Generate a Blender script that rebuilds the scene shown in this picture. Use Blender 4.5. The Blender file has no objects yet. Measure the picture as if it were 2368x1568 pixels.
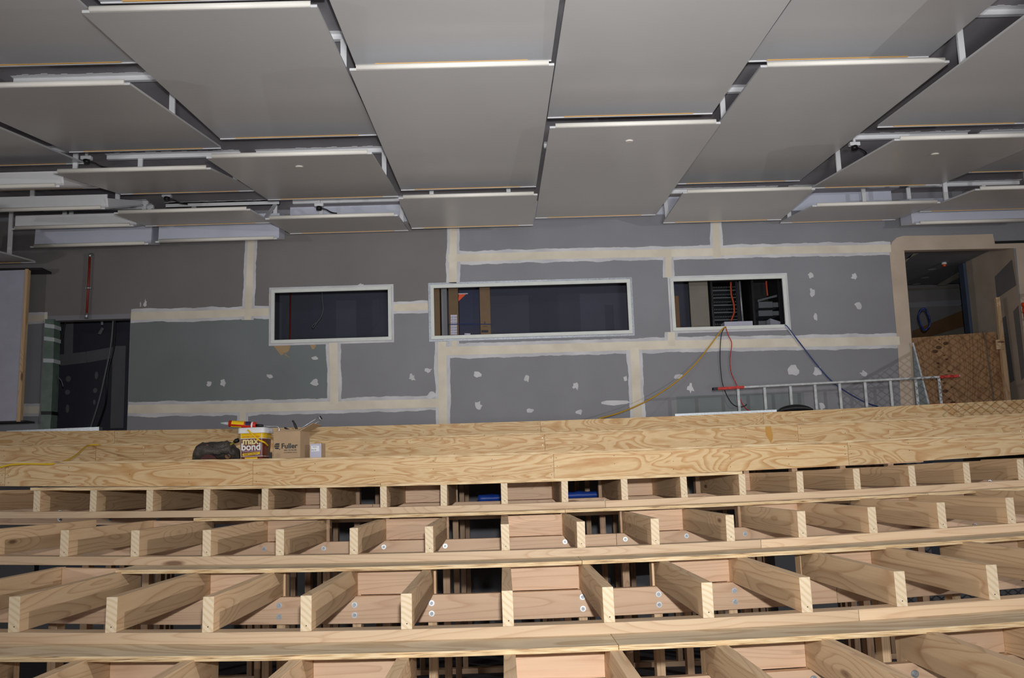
import bpy, math, random
from mathutils import Vector, Matrix, noise as mnoise
random.seed(11)
S = bpy.context.scene
COL = S.collection
pi = math.pi

# ------------------------------------------------------------------ camera
F, PITCH, YAW, ROLL = 2150.0, 0.1515, -0.0149, -0.0318
EYE = 1.75
def mul(A, B):
    return [[sum(A[i][k]*B[k][j] for k in range(3)) for j in range(3)] for i in range(3)]
_c, _s = math.cos, math.sin
_B = [[1, 0, 0], [0, 0, -1], [0, 1, 0]]
_Ry = [[_c(YAW), 0, _s(YAW)], [0, 1, 0], [-_s(YAW), 0, _c(YAW)]]
_Rp = [[1, 0, 0], [0, _c(PITCH), _s(PITCH)], [0, -_s(PITCH), _c(PITCH)]]
_Rr = [[_c(ROLL), -_s(ROLL), 0], [_s(ROLL), _c(ROLL), 0], [0, 0, 1]]
RM = mul(_Rr, mul(_Rp, mul(_Ry, _B)))
def at(px, py, Y):
    """point of the hall at depth Y that was measured at this place of the photograph"""
    c = [(px-1184)/F, (py-784)/F, 1.0]
    d = [sum(RM[k][i]*c[k] for k in range(3)) for i in range(3)]
    return Vector((d[0]/d[1]*Y, Y, EYE+d[2]/d[1]*Y))
def atx(px, py, X):
    p = at(px, py, 1.0); k = X/p.x
    return Vector((X, k, EYE+(p.z-EYE)*k))
cam = bpy.data.cameras.new('camera'); cam.sensor_width = 36; cam.lens = F/2368*36
cam.clip_start = 0.05; cam.clip_end = 100
camo = bpy.data.objects.new('camera', cam); COL.objects.link(camo)
camo.matrix_world = Matrix(((RM[0][0], -RM[1][0], -RM[2][0], 0), (RM[0][1], -RM[1][1], -RM[2][1], 0),
                            (RM[0][2], -RM[1][2], -RM[2][2], EYE), (0, 0, 0, 1)))
S.camera = camo

# ------------------------------------------------------------------ materials
def srgb(r, g, b):
    f = lambda c: (c/255/12.92) if c/255 <= 0.04045 else ((c/255+0.055)/1.055)**2.4
    return (f(r), f(g), f(b), 1)
class NT:
    def __init__(s, name):
        s.m = bpy.data.materials.new(name); s.m.use_nodes = True
        s.t = s.m.node_tree; s.b = s.t.nodes['Principled BSDF']
    def n(s, typ, **kw):
        x = s.t.nodes.new(typ)
        for k, v in kw.items():
            if k.startswith('i_'):
                x.inputs[int(k[2:]) if k[2:].isdigit() else k[2:].replace('_', ' ')].default_value = v
            else: setattr(x, k, v)
        return x
    def l(s, a, b): s.t.links.new(a, b)
    def coord(s, scale, spread=40.0):
        tc = s.n('ShaderNodeTexCoord'); oi = s.n('ShaderNodeObjectInfo')
        mu = s.n('ShaderNodeVectorMath', operation='SCALE'); s.l(tc.outputs['Object'], mu.inputs[0]); mu.inputs['Scale'].default_value = 1
        wr = s.n('ShaderNodeMath', operation='MULTIPLY', i_1=spread); s.l(oi.outputs['Random'], wr.inputs[0])
        ad = s.n('ShaderNodeVectorMath', operation='ADD'); s.l(mu.outputs[0], ad.inputs[0]); s.l(wr.outputs[0], ad.inputs[1])
        mp = s.n('ShaderNodeVectorMath', operation='MULTIPLY'); s.l(ad.outputs[0], mp.inputs[0]); mp.inputs[1].default_value = scale
        return mp.outputs[0], oi.outputs['Random']
    def ramp(s, src, stops):
        r = s.n('ShaderNodeValToRGB'); e = r.color_ramp.elements
        while len(e) < len(stops): e.new(0.5)
        for el, (p, c) in zip(e, stops): el.position = p; el.color = c
        s.l(src, r.inputs[0]); return r.outputs[0]
    def mix(s, f, a, b, mode='MIX'):
        x = s.n('ShaderNodeMix', data_type='RGBA', blend_type=mode)
        for v, i in ((f, 0), (a, 6), (b, 7)):
            if hasattr(v, 'is_linked') or hasattr(v, 'links'): s.l(v, x.inputs[i])
            else: x.inputs[i].default_value = v
        return x.outputs[2]
    def math(s, op, a, b=None):
        x = s.n('ShaderNodeMath', operation=op)
        for v, i in ((a, 0), (b, 1)):
            if v is None: continue
            if hasattr(v, 'links'): s.l(v, x.inputs[i])
            else: x.inputs[i].default_value = v
        return x.outputs[0]
    def base(s, c): s.l(c, s.b.inputs['Base Color']) if hasattr(c, 'links') else setattr(s.b.inputs['Base Color'], 'default_value', c)
    def bump(s, h, st, d=0.01):
        x = s.n('ShaderNodeBump'); x.inputs['Strength'].default_value = st; x.inputs['Distance'].default_value = d
        s.l(h, x.inputs['Height']); s.l(x.outputs[0], s.b.inputs['Normal'])
def flat(name, col, rough=0.6, metal=0.0, var=0.06, scale=6.0):
    k = NT(name); k.b.inputs['Roughness'].default_value = rough; k.b.inputs['Metallic'].default_value = metal
    v, _ = k.coord((scale,)*3)
    nz = k.n('ShaderNodeTexNoise'); nz.inputs['Scale'].default_value = 1; nz.inputs['Detail'].default_value = 4; k.l(v, nz.inputs[0])
    lo = tuple(c*(1-var) for c in col[:3])+(1,); hi = tuple(min(1, c*(1+var)) for c in col[:3])+(1,)
    k.base(k.ramp(nz.outputs[0], [(0.3, lo), (0.7, hi)])); return k.m
def timber(name, axis, light, dark, knot=srgb(92, 52, 28), rough=0.62, cyc=17.0):
    k = NT(name); k.b.inputs['Roughness'].default_value = rough
    L = {'x': (0, 1, 2), 'y': (1, 0, 2), 'z': (2, 0, 1)}[axis]
    def sc(a, b):
        v = [b, b, b]; v[L[0]] = a; return tuple(v)
    # growth rings: contour lines of a long slow field, pulled round the knots
    v3, rnd = k.coord(sc(1.15, 4.6))
    vo = k.n('ShaderNodeTexVoronoi'); vo.inputs['Scale'].default_value = 1; k.l(v3, vo.inputs[0])
    v1, _ = k.coord(sc(0.42, 6.0))
    n1 = k.n('ShaderNodeTexNoise'); n1.inputs['Scale'].default_value = 1; n1.inputs['Detail'].default_value = 1.2; n1.inputs['Distortion'].default_value = 0.35; k.l(v1, n1.inputs[0])
    pull = k.math('MULTIPLY', k.math('SUBTRACT', 1.0, k.math('MINIMUM', k.math('MULTIPLY', vo.outputs['Distance'], 2.6), 1.0)), 0.20)
    w = k.math('FRACT', k.math('MULTIPLY', k.math('ADD', n1.outputs[0], pull), cyc))
    v2, _ = k.coord(sc(3.0, 110))
    n2 = k.n('ShaderNodeTexNoise'); n2.inputs['Scale'].default_value = 1; n2.inputs['Detail'].default_value = 3; k.l(v2, n2.inputs[0])
    v4, _ = k.coord(sc(0.8, 2.2))
    n4 = k.n('ShaderNodeTexNoise'); n4.inputs['Scale'].default_value = 1; n4.inputs['Detail'].default_value = 2; k.l(v4, n4.inputs[0])
    md = tuple((a*0.72+b*0.28) for a, b in zip(light, dark))
    c = k.ramp(w, [(0.0, light), (0.45, light), (0.72, md), (0.90, dark), (1.0, light)])
    c = k.mix(0.22, c, k.ramp(n2.outputs[0], [(0.3, dark), (0.65, light)]))
    c = k.mix(0.35, c, k.ramp(n4.outputs[0], [(0.35, md), (0.65, light)]))
    kn = k.ramp(vo.outputs['Distance'], [(0.040, (1, 1, 1, 1)), (0.085, (0, 0, 0, 1))])
    c = k.mix(k.math('MULTIPLY', kn, 0.8), c, knot)
    hsv = k.n('ShaderNodeHueSaturation'); k.l(c, hsv.inputs['Color'])
    k.l(k.math('ADD', k.math('MULTIPLY', rnd, 0.26), 0.87), hsv.inputs['Value'])
    k.base(hsv.outputs[0]); k.bump(n2.outputs[0], 0.12, 0.004); return k.m
def plyface(name, light, dark, axes=(1.0, 5.0, 5.0), cyc=15.0):
    k = NT(name); k.b.inputs['Roughness'].default_value = 0.55
    v1, rnd = k.coord(axes)
    n1 = k.n('ShaderNodeTexNoise'); n1.inputs['Scale'].default_value = 1; n1.inputs['Detail'].default_value = 2.2; n1.inputs['Roughness'].default_value = 0.45; n1.inputs['Distortion'].default_value = 0.9; k.l(v1, n1.inputs[0])
    w = k.math('FRACT', k.math('MULTIPLY', n1.outputs[0], cyc))
    md = tuple(a*0.5+b*0.5 for a, b in zip(light, dark))
    c = k.ramp(w, [(0.0, light), (0.42, light), (0.60, md), (0.90, dark), (1.0, light)])
    v2, _ = k.coord(tuple(a*14 for a in axes))
    n2 = k.n('ShaderNodeTexNoise'); n2.inputs['Scale'].default_value = 1; n2.inputs['Detail'].default_value = 3; k.l(v2, n2.inputs[0])
    c = k.mix(0.22, c, k.ramp(n2.outputs[0], [(0.35, dark), (0.65, light)]))
    hsv = k.n('ShaderNodeHueSaturation'); k.l(c, hsv.inputs['Color'])
    k.l(k.math('ADD', k.math('MULTIPLY', rnd, 0.14), 0.93), hsv.inputs['Value'])
    k.base(hsv.outputs[0]); return k.m
def plyedge(name):
    k = NT(name); k.b.inputs['Roughness'].default_value = 0.7
    tc = k.n('ShaderNodeTexCoord'); sp = k.n('ShaderNodeSeparateXYZ'); k.l(tc.outputs['Object'], sp.inputs[0])
    v, _ = k.coord((9, 9, 230))
    n = k.n('ShaderNodeTexNoise'); n.inputs['Scale'].default_value = 1; n.inputs['Detail'].default_value = 4; k.l(v, n.inputs[0])
    c = k.ramp(n.outputs[0], [(0.28, srgb(80, 52, 32)), (0.36, srgb(178, 142, 100)), (0.50, srgb(214, 184, 138)), (0.66, srgb(232, 210, 172))])
    k.base(c); return k.m
def endgrain(name):
    k = NT(name); k.b.inputs['Roughness'].default_value = 0.75
    v, rnd = k.coord((1, 1, 1), 6.0)
    wv = k.n('ShaderNodeTexWave', wave_type='RINGS', rings_direction='Y'); wv.inputs['Scale'].default_value = 15; wv.inputs['Distortion'].default_value = 1.2; wv.inputs['Detail'].default_value = 2; wv.inputs['Detail Scale'].default_value = 1.5
    k.l(v, wv.inputs[0])
    k.base(k.ramp(wv.outputs[1], [(0.3, srgb(218, 200, 172)), (0.95, srgb(206, 184, 150))])); return k.m
def board(name, col, spk=0.05):
    k = NT(name); k.b.inputs['Roughness'].default_value = 0.85
    v, _ = k.coord((1.3, 1.3, 1.3), 0)
    n = k.n('ShaderNodeTexNoise'); n.inputs['Scale'].default_value = 1; n.inputs['Detail'].default_value = 6; k.l(v, n.inputs[0])
    v2, _ = k.coord((220, 220, 220), 0)
    n2 = k.n('ShaderNodeTexNoise'); n2.inputs['Scale'].default_value = 1; n2.inputs['Detail'].default_value = 1; k.l(v2, n2.inputs[0])
    d = tuple(x*(1-spk*2) for x in col[:3])+(1,); h = tuple(x*(1+spk*2) for x in col[:3])+(1,)
    c = k.ramp(n.outputs[0], [(0.3, d), (0.7, h)])
    k.base(k.mix(0.25, c, k.ramp(n2.outputs[0], [(0.35, tuple(x*0.75 for x in col[:3])+(1,)), (0.65, tuple(x*1.25 for x in col[:3])+(1,))]))); return k.m
def filler(name, a, b):
    k = NT(name); k.b.inputs['Roughness'].default_value = 0.8
    v, _ = k.coord((3, 3, 3), 20)
    n = k.n('ShaderNodeTexNoise'); n.inputs['Scale'].default_value = 1; n.inputs['Detail'].default_value = 4; k.l(v, n.inputs[0])
    k.base(k.ramp(n.outputs[0], [(0.35, a), (0.65, b)])); return k.m

M = {}
PL, PD = srgb(228, 196, 156), srgb(178, 134, 94)
for a in 'xyz': M['pine_'+a] = timber('pine_'+a, a, PL, PD)
M['pink_x'] = timber('pine_pink_x', 'x', srgb(222, 188, 156), srgb(190, 148, 116))
M['plate_x'] = timber('pine_plate_x', 'x', srgb(210, 184, 152), srgb(182, 146, 112))
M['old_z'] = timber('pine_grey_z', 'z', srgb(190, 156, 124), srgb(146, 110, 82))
M['end'] = endgrain('pine_end_grain')
M['ply'] = plyface('plywood_face', srgb(226, 196, 148), srgb(194, 144, 86))
M['plytop'] = plyface('plywood_top', srgb(222, 202, 170), srgb(190, 160, 122), (0.75, 4.0, 4.0), 8)
M['plydark'] = plyface('plywood_weathered', srgb(166, 128, 88), srgb(130, 92, 56), (4.0, 4.0, 0.8), 10)
M['edge'] = plyedge('plywood_edge')
M['gib'] = board('plasterboard_grey', srgb(142, 142, 148))
M['gibgreen'] = board('plasterboard_green_grey', srgb(124, 131, 132))
M['gibbrown'] = board('plasterboard_warm_grey', srgb(128, 124, 124))
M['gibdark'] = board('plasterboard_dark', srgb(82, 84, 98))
M['core'] = filler('jointing_compound_cream', srgb(220, 210, 192), srgb(236, 227, 210))
M['rim'] = filler('jointing_compound_grey', srgb(198, 197, 202), srgb(220, 219, 222))
M['slab'] = board('sprayed_ceiling_dark', srgb(158, 153, 158), 0.1)
M['panel'] = flat('reflector_panel_grey', srgb(206, 206, 208), 0.30, 0, 0.02, 1.5)
M['white'] = flat('white_paint', srgb(235, 235, 238), 0.5, 0, 0.03)
M['whitewarm'] = flat('white_lip', srgb(238, 234, 226), 0.45, 0, 0.03)
M['rawedge'] = flat('raw_timber_edge', srgb(226, 170, 80), 0.6)
M['frame'] = flat('window_frame_white', srgb(222, 226, 222), 0.4)
M['alu'] = flat('aluminium', srgb(176, 178, 180), 0.55, 0.6, 0.2, 20)
M['zinc'] = flat('galvanised_steel', srgb(200, 206, 212), 0.4, 0.9, 0.15, 60)
M['bead'] = flat('metal_bead', srgb(168, 172, 180), 0.45, 0.4, 0.2, 60)
M['carton'] = flat('dimmed_card', srgb(126, 102, 76), 0.8, 0, 0.06, 8)  # card darkened: dimness of the room behind the windows is in the colour
M['dim'] = flat('dimmed_metal', srgb(104, 108, 114), 0.5, 0.3)  # metal toned down, standing in for the dim light inside the window
M['dimorange'] = flat('dimmed_orange', srgb(168, 62, 24), 0.55)  # conduit orange darkened to carry the shade of the equipment room
M['lav'] = flat('pale_lavender_paint', srgb(206, 209, 224), 0.6, 0, 0.04, 3)
M['black'] = flat('black_plastic', srgb(22, 22, 24), 0.45)
M['dark'] = flat('dark_grey', srgb(46, 46, 52), 0.7)
M['concrete'] = flat('concrete_floor', srgb(88, 88, 94), 0.9, 0, 0.15, 2)
M['card'] = flat('cardboard', srgb(182, 154, 122), 0.8, 0, 0.06, 8)
M['brown'] = flat('bucket_brown', srgb(112, 46, 38), 0.4, 0, 0.05)
M['yellow'] = flat('yellow_plastic', srgb(240, 196, 20), 0.4, 0, 0.03)
M['ochre'] = flat('ochre_cable', srgb(206, 156, 34), 0.5)
M['red'] = flat('red_plastic', srgb(206, 48, 20), 0.4, 0, 0.05)
M['redpaint'] = flat('worn_red_paint', srgb(190, 48, 40), 0.6, 0, 0.35, 30)
M['rust'] = flat('red_oxide_pipe', srgb(140, 46, 34), 0.5, 0, 0.15, 12)
M['orange'] = flat('orange_plastic', srgb(246, 84, 26), 0.5)
M['blue'] = flat('blue_cable', srgb(40, 58, 120), 0.5)
M['navy'] = flat('navy_panel', srgb(36, 40, 72), 0.6)
M['green'] = flat('green_wrap', srgb(104, 124, 114), 0.35, 0, 0.18, 9)
M['wrap'] = flat('building_wrap', srgb(188, 188, 206), 0.6, 0, 0.06, 5)
M['paper'] = flat('paper_label', srgb(214, 210, 228), 0.7)
M['tapew'] = flat('white_tape', srgb(196, 202, 208), 0.5)
_k = NT('bag_canvas'); _k.b.inputs['Roughness'].default_value = 0.55
_v, _ = _k.coord((6, 6, 11)); _n = _k.n('ShaderNodeTexNoise'); _n.inputs['Scale'].default_value = 1; _n.inputs['Detail'].default_value = 5; _n.inputs['Distortion'].default_value = 1.2; _k.l(_v, _n.inputs[0])
_v2, _ = _k.coord((160, 160, 160)); _n2 = _k.n('ShaderNodeTexNoise'); _n2.inputs['Scale'].default_value = 1; _n2.inputs['Detail'].default_value = 2; _k.l(_v2, _n2.inputs[0])
_k.base(_k.mix(0.45, _k.ramp(_n.outputs[0], [(0.35, srgb(30, 26, 24)), (0.65, srgb(92, 84, 78))]), _k.ramp(_n2.outputs[0], [(0.4, srgb(44, 38, 36)), (0.6, srgb(112, 104, 97))])))
_k.bump(_n.outputs[0], 0.5, 0.05); M['bag'] = _k.m
M['cordgrey'] = flat('grey_cable', srgb(96, 100, 104), 0.6)
M['cream'] = flat('cream_panel', srgb(140, 132, 120), 0.7)
M['tanboard'] = flat('brown_board', srgb(116, 84, 54), 0.7)
M['plaster'] = filler('door_plaster', srgb(196, 178, 160), srgb(208, 190, 172))

# ------------------------------------------------------------------ mesh helpers
class MB:
    def __init__(s): s.v = []; s.f = []; s.m = []; s.sm = []
    def quad(s, pts, mi=0, sm=False):
        b = len(s.v); s.v += [Vector(p) for p in pts]; s.f.append(tuple(range(b, b+len(pts)))); s.m.append(mi); s.sm.append(sm)
    def hexa(s, p, mi=0, mf=None):
        """p: 8 points, bottom 4 ccw then top 4; mf: {face: material}; faces 0 bottom 1 top 2 front(-y) 3 right 4 back 5 left"""
        b = len(s.v); s.v += [Vector(q) for q in p]
        for i, f in enumerate(((3, 2, 1, 0), (4, 5, 6, 7), (0, 1, 5, 4), (1, 2, 6, 5), (2, 3, 7, 6), (3, 0, 4, 7))):
            s.f.append(tuple(b+j for j in f)); s.m.append((mf or {}).get(i, mi)); s.sm.append(False)
        return s
    def box(s, x0, x1, y0, y1, z0, z1, mi=0, mf=None):
        return s.hexa([(x0, y0, z0), (x1, y0, z0), (x1, y1, z0), (x0, y1, z0), (x0, y0, z1), (x1, y0, z1), (x1, y1, z1), (x0, y1, z1)], mi, mf)
    def slope(s, x0, x1, y0, y1, za, zb, h, mi=0, mf=None):
        """board from (x0, top za) to (x1, top zb), h thick"""
        return s.hexa([(x0, y0, za-h), (x1, y0, zb-h), (x1, y1, zb-h), (x0, y1, za-h), (x0, y0, za), (x1, y0, zb), (x1, y1, zb), (x0, y1, za)], mi, mf)
    def bent(s, x0, x1, y0, y1, zf, h, mi=0, mf=None, dz=0.0, zlow=None):
        """long board that follows the slight sag zf(x) of what carries it"""
        mf = mf or {}; n = max(1, int((x1-x0)/0.3)); b = len(s.v)
        for k in range(n+1):
            x = x0+(x1-x0)*k/n; zt = zf(x)+dz; zb = zlow(x) if zlow else zt-h
            s.v += [Vector((x, y0, zb)), Vector((x, y1, zb)), Vector((x, y1, zt)), Vector((x, y0, zt))]
        for k in range(n):
            p, q = b+4*k, b+4*k+4
            for f, i in (((p, p+1, q+1, q), 0), ((p+3, q+3, q+2, p+2), 1), ((p, q, q+3, p+3), 2), ((p+1, p+2, q+2, q+1), 4)):
                s.f.append(f); s.m.append(mf.get(i, mi)); s.sm.append(False)
        s.f.append((b, b+3, b+2, b+1)); s.m.append(mf.get(5, mi)); s.sm.append(False)
        e = b+4*n; s.f.append((e, e+1, e+2, e+3)); s.m.append(mf.get(3, mi)); s.sm.append(False)
        return s
    def tube(s, pts, r, n=8, mi=0, cap=True):
        pts = [Vector(p) for p in pts]; b = len(s.v); up = None
        for i, p in enumerate(pts):
            t = (pts[min(i+1, len(pts)-1)]-pts[max(i-1, 0)]).normalized()
            if up is None: up = t.orthogonal().normalized()
            up = (up-t*up.dot(t)).normalized(); w = t.cross(up)
            rr = r[i] if isinstance(r, (list, tuple)) else r
            for k in range(n):
                a = 2*pi*k/n; s.v.append(p+(up*math.cos(a)+w*math.sin(a))*rr)
        for i in range(len(pts)-1):
            for k in range(n):
                s.f.append((b+i*n+k, b+i*n+(k+1) % n, b+(i+1)*n+(k+1) % n, b+(i+1)*n+k)); s.m.append(mi); s.sm.append(True)
        if cap:
            s.f.append(tuple(b+k for k in reversed(range(n)))); s.m.append(mi); s.sm.append(False)
            e = b+(len(pts)-1)*n; s.f.append(tuple(e+k for k in range(n))); s.m.append(mi); s.sm.append(False)
        return s
    def loft(s, rings, mi=0, sm=True, cap=True, mis=None):
        b = len(s.v); n = len(rings[0])
        for r in rings: s.v += [Vector(p) for p in r]
        for i in range(len(rings)-1):
            for k in range(n):
                s.f.append((b+i*n+k, b+i*n+(k+1) % n, b+(i+1)*n+(k+1) % n, b+(i+1)*n+k)); s.m.append(mis[i] if mis else mi); s.sm.append(sm)
        if cap:
            s.f.append(tuple(b+k for k in reversed(range(n)))); s.m.append(mis[0] if mis else mi); s.sm.append(False)
            e = b+(len(rings)-1)*n; s.f.append(tuple(e+k for k in range(n))); s.m.append(mis[-1] if mis else mi); s.sm.append(False)
        return s
    def prism(s, poly, d, mi=0):
        """planar polygon pushed by vector d"""
        d = Vector(d); n = len(poly); b = len(s.v)
        s.v += [Vector(p) for p in poly]+[Vector(p)+d for p in poly]
        s.f.append(tuple(range(b, b+n))); s.f.append(tuple(range(b+2*n-1, b+n-1, -1))); s.m += [mi, mi]; s.sm += [False]*2
        for k in range(n):
            s.f.append((b+(k+1) % n, b+k, b+n+k, b+n+(k+1) % n)); s.m.append(mi); s.sm.append(False)
        return s
    def build(s, name, mats, parent=None, loc=None, bevel=0.0):
        if not isinstance(mats, (list, tuple)): mats = [mats]
        if loc is None:
            if parent is not None: loc = Vector((0, 0, 0))
            else:
                lo = [min(v[i] for v in s.v) for i in range(3)]; hi = [max(v[i] for v in s.v) for i in range(3)]
                loc = Vector(((lo[0]+hi[0])/2, (lo[1]+hi[1])/2, lo[2]))
        off = Vector(loc) if parent is None else WORLD(parent)
        me = bpy.data.meshes.new(name); me.from_pydata([v-off for v in s.v], [], s.f)
        for m in mats: me.materials.append(m)
        me.polygons.foreach_set('material_index', s.m); me.polygons.foreach_set('use_smooth', s.sm)
        me.update(); me.validate()
        o = bpy.data.objects.new(name, me); COL.objects.link(o)
        if parent is not None: o.parent = parent
        else: o.location = off
        if bevel:
            bv = o.modifiers.new('edge', 'BEVEL'); bv.width = bevel; bv.segments = 2; bv.limit_method = 'ANGLE'; bv.angle_limit = 0.7
        return o
def WORLD(o):
    v = Vector((0, 0, 0))
    while o is not None: v = v+o.location; o = o.parent
    return v
def tag(o, label=None, cat=None, group=None, kind=None):
    if label: o['label'] = label
    if cat: o['category'] = cat
    if group: o['group'] = group
    if kind: o['kind'] = kind
    return o
def empty(name, loc):
    o = bpy.data.objects.new(name, None); o.empty_display_size = 0.05; COL.objects.link(o); o.location = Vector(loc); return o
def setting(o): o['kind'] = 'structure'; return o
def spline(pts, n=8):
    pts = [Vector(p) for p in pts]; out = []
    for i in range(len(pts)-1):
        p0, p1, p2, p3 = pts[max(i-1, 0)], pts[i], pts[i+1], pts[min(i+2, len(pts)-1)]
        for k in range(n):
            t = k/n
            out.append(0.5*((2*p1)+(p2-p0)*t+(2*p0-5*p1+4*p2-p3)*t*t+(3*p1-p0-3*p2+p3)*t**3))
    out.append(pts[-1]); return out
def nz(a, b=0.0, c=0.0): return mnoise.noise(Vector((a, b, c)))
def quadfit(pts):
    """least squares z = a + b x + c x^2 through measured points"""
    n = 3; A = [[0.0]*4 for _ in range(3)]
    for x, z in pts:
        v = (1, x, x*x)
        for i in range(3):
            for j in range(3): A[i][j] += v[i]*v[j]
            A[i][3] += v[i]*z
    for i in range(3):
        p = max(range(i, 3), key=lambda r: abs(A[r][i])); A[i], A[p] = A[p], A[i]
        for r in range(3):
            if r != i:
                k = A[r][i]/A[i][i]; A[r] = [a-k*b for a, b in zip(A[r], A[i])]
    a, b, c = (A[i][3]/A[i][i] for i in range(3))
    return lambda x: a+b*x+c*x*x
def lettering(txt, size, origin, ux, uz, mat, parent, name='lettering', align='CENTER', depth=0.0006, bold=0.0):
    cu = bpy.data.curves.new('text', 'FONT'); cu.body = txt; cu.size = size; cu.align_x = align; cu.extrude = depth; cu.offset = bold
    to = bpy.data.objects.new('text', cu); COL.objects.link(to)
    dg = bpy.context.evaluated_depsgraph_get(); me = bpy.data.meshes.new_from_object(to.evaluated_get(dg))
    bpy.data.objects.remove(to); bpy.data.curves.remove(cu)
    me.materials.clear(); me.materials.append(mat)
    ux = Vector(ux).normalized(); uz = Vector(uz).normalized(); nn = ux.cross(uz)
    off = Vector(origin)-WORLD(parent)
    for v in me.vertices: v.co = off+ux*v.co.x+uz*v.co.y+nn*v.co.z
    o = bpy.data.objects.new(name, me); COL.objects.link(o); o.parent = parent; return o

ORD = ['zeroth', 'first', 'second', 'third', 'fourth', 'fifth', 'sixth', 'seventh', 'eighth', 'ninth', 'tenth', 'eleventh', 'twelfth']

# ------------------------------------------------------------------ measured rows of the seating frame
YR = {5: 2.615, 4: 3.884, 3: 5.145, 2: 6.423, 1: 7.69, 0: 8.96, -1: 10.23}
r4 = [(17.7, 1465), (242.5, 1461.7), (466.7, 1461.1), (694.2, 1460.4), (927.3, 1456.6), (1163, 1450.2), (1397.1, 1441.6), (1626.4, 1429.5), (1854.9, 1416.8), (2074.6, 1402.9), (2288.7, 1388.9)]
r3 = [(137.3, 1287.5), (301.5, 1287), (467.4, 1286.5), (637.2, 1285.3), (808.5, 1282.7), (983.3, 1278.9), (1159.9, 1274.4), (1335.1, 1268), (1506.8, 1259.9), (1680.9, 1250.8), (1847.3, 1242.7), (2011.2, 1232.5), (2172.1, 1222.4), (2331.7, 1213)]
r2 = [(76, 1184.4), (206.5, 1182.6), (337.5, 1181.1), (469.5, 1179.3), (604.3, 1178.6), (740.6, 1176.8), (879.5, 1173), (1018.8, 1170.5), (1159.4, 1166.7), (1299.1, 1161.6), (1437.9, 1156.5), (1575.7, 1150.7), (1710.8, 1145.1), (1844.5, 1138.3), (1976.3, 1131.2), (2104.5, 1124.1), (2230.9, 1116.8), (2355.8, 1111.7)]
e5 = [(0, 1527), (266, 1523), (800, 1522), (1162, 1514), (1430, 1505), (1600, 1496), (2053, 1469), (2368, 1444)]
t0 = [(12, 1067), (232, 1066), (500, 1063.5), (900, 1053), (1153, 1049.7), (1400, 1041), (1717, 1028), (1868, 1021.4), (2121, 1007.7), (2368, 1001)]
tm = [(0, 1028.6), (338, 1026.5), (900, 1010.7), (1248, 1001), (1400, 995), (1717, 981), (1868, 976), (2206, 965.5), (2368, 955)]
tp = [(0, 998), (233, 996.6), (456, 992), (800, 985.4), (1180, 976.5), (1400, 967.4), (1600, 961), (1868, 950), (2094, 938), (2368, 923)]
def fitrow(pts, Y, dz=0.0): return quadfit([(at(a, b, Y).x, at(a, b, Y).z+dz) for a, b in pts])
ZQ = {4: fitrow(r4, YR[4]), 3: fitrow(r3, YR[3]), 2: fitrow(r2, YR[2])}     # underside of the joists
ZQ[5] = fitrow(e5, YR[4]-0.257, -0.14)
TT = {1: fitrow(t0, YR[1]), 0: fitrow(tm, YR[0]), -1: fitrow(tp, YR[-1])}    # finished plywood levels
T1 = fitrow(r2, YR[2], 0.14+0.021)
PT, PLY, JH, JW = 0.045, 0.021, 0.14, 0.045
TIER = {2: 'tier just below the plywood steps', 3: 'second tier below the plywood steps', 4: 'third tier below the plywood steps', 5: 'lowest tier, cut by the photo edge'}
TSHORT = {2: 'top open tier', 3: 'middle open tier', 4: 'third open tier', 5: 'lowest open tier'}
jx = {4: {i-5: at(p[0], p[1], YR[4]).x for i, p in enumerate(r4)}, 3: {i-6: at(p[0], p[1], YR[3]).x for i, p in enumerate(r3)},
      2: {i-8: at(p[0], p[1], YR[2]).x for i, p in enumerate(r2)}, 5: {i: -0.0148+0.4*i for i in range(-6, 7)}}
for r in (4, 3, 2):
    ks = sorted(jx[r]); a, b = ks[0], ks[-1]
    jx[r][a-1] = jx[r][a]-0.4; jx[r][b+1] = jx[r][b]+0.4
    if r == 4: jx[r][a-2] = jx[r][a]-0.8; jx[r][b+2] = jx[r][b]+0.8
def side(i): return 'on the bucket side' if i < 0 else 'on the ladder side'
def place(i): return 'the centre one' if i == 0 else '%s from centre %s' % (ORD[abs(i)], side(i))

for r in (5, 4, 3, 2):
    y0, y1 = YR[r], YR[r-1]
    for i, x in sorted(jx[r].items()):
        z = ZQ[r](x+0.022)
        b = MB(); lean = (random.random()-0.5)*0.004
        b.hexa([(x, y0, z), (x+JW, y0, z), (x+JW, y1, z), (x, y1, z), (x+lean, y0, z+JH), (x+JW+lean, y0, z+JH), (x+JW, y1, z+JH), (x, y1, z+JH)], 0, {2: 1, 4: 1})
        b.tube([(x+0.024, y0-0.0006, z+0.022), (x+0.024, y0+0.004, z+0.022)], 0.0035, 6, 2)
        o = b.build('floor_joist', [M['pine_y'], M['end'], M['black']], bevel=0.0035)
        tag(o, 'pine floor joist of the %s, %s' % (TSHORT[r], place(i)), 'joist', 'floor joists of the seating tiers')
    # solid blocking between the joist ends, every second bay
    ks = sorted(jx[r])
    for i in ks:
        if i % 2 == 0 and i+1 in jx[r]:
            xa, xb = jx[r][i]+JW, jx[r][i+1]; zz = ZQ[r]((xa+xb)/2)
            b = MB().slope(xa+0.001, xb-0.001, y1-0.05, y1-0.006, ZQ[r](xa)+JH-0.002, ZQ[r](xb)+JH-0.002, JH-0.003, 0)
            o = b.build('blocking', M['pink_x'], bevel=0.002)
            tag(o, 'pine blocking of the %s, bay %s' % (TSHORT[r], 'beside the centre joist' if i == 0 else '%s from centre %s' % (ORD[abs(i)], side(i))), 'blocking', 'blocking between joist ends')

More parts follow.
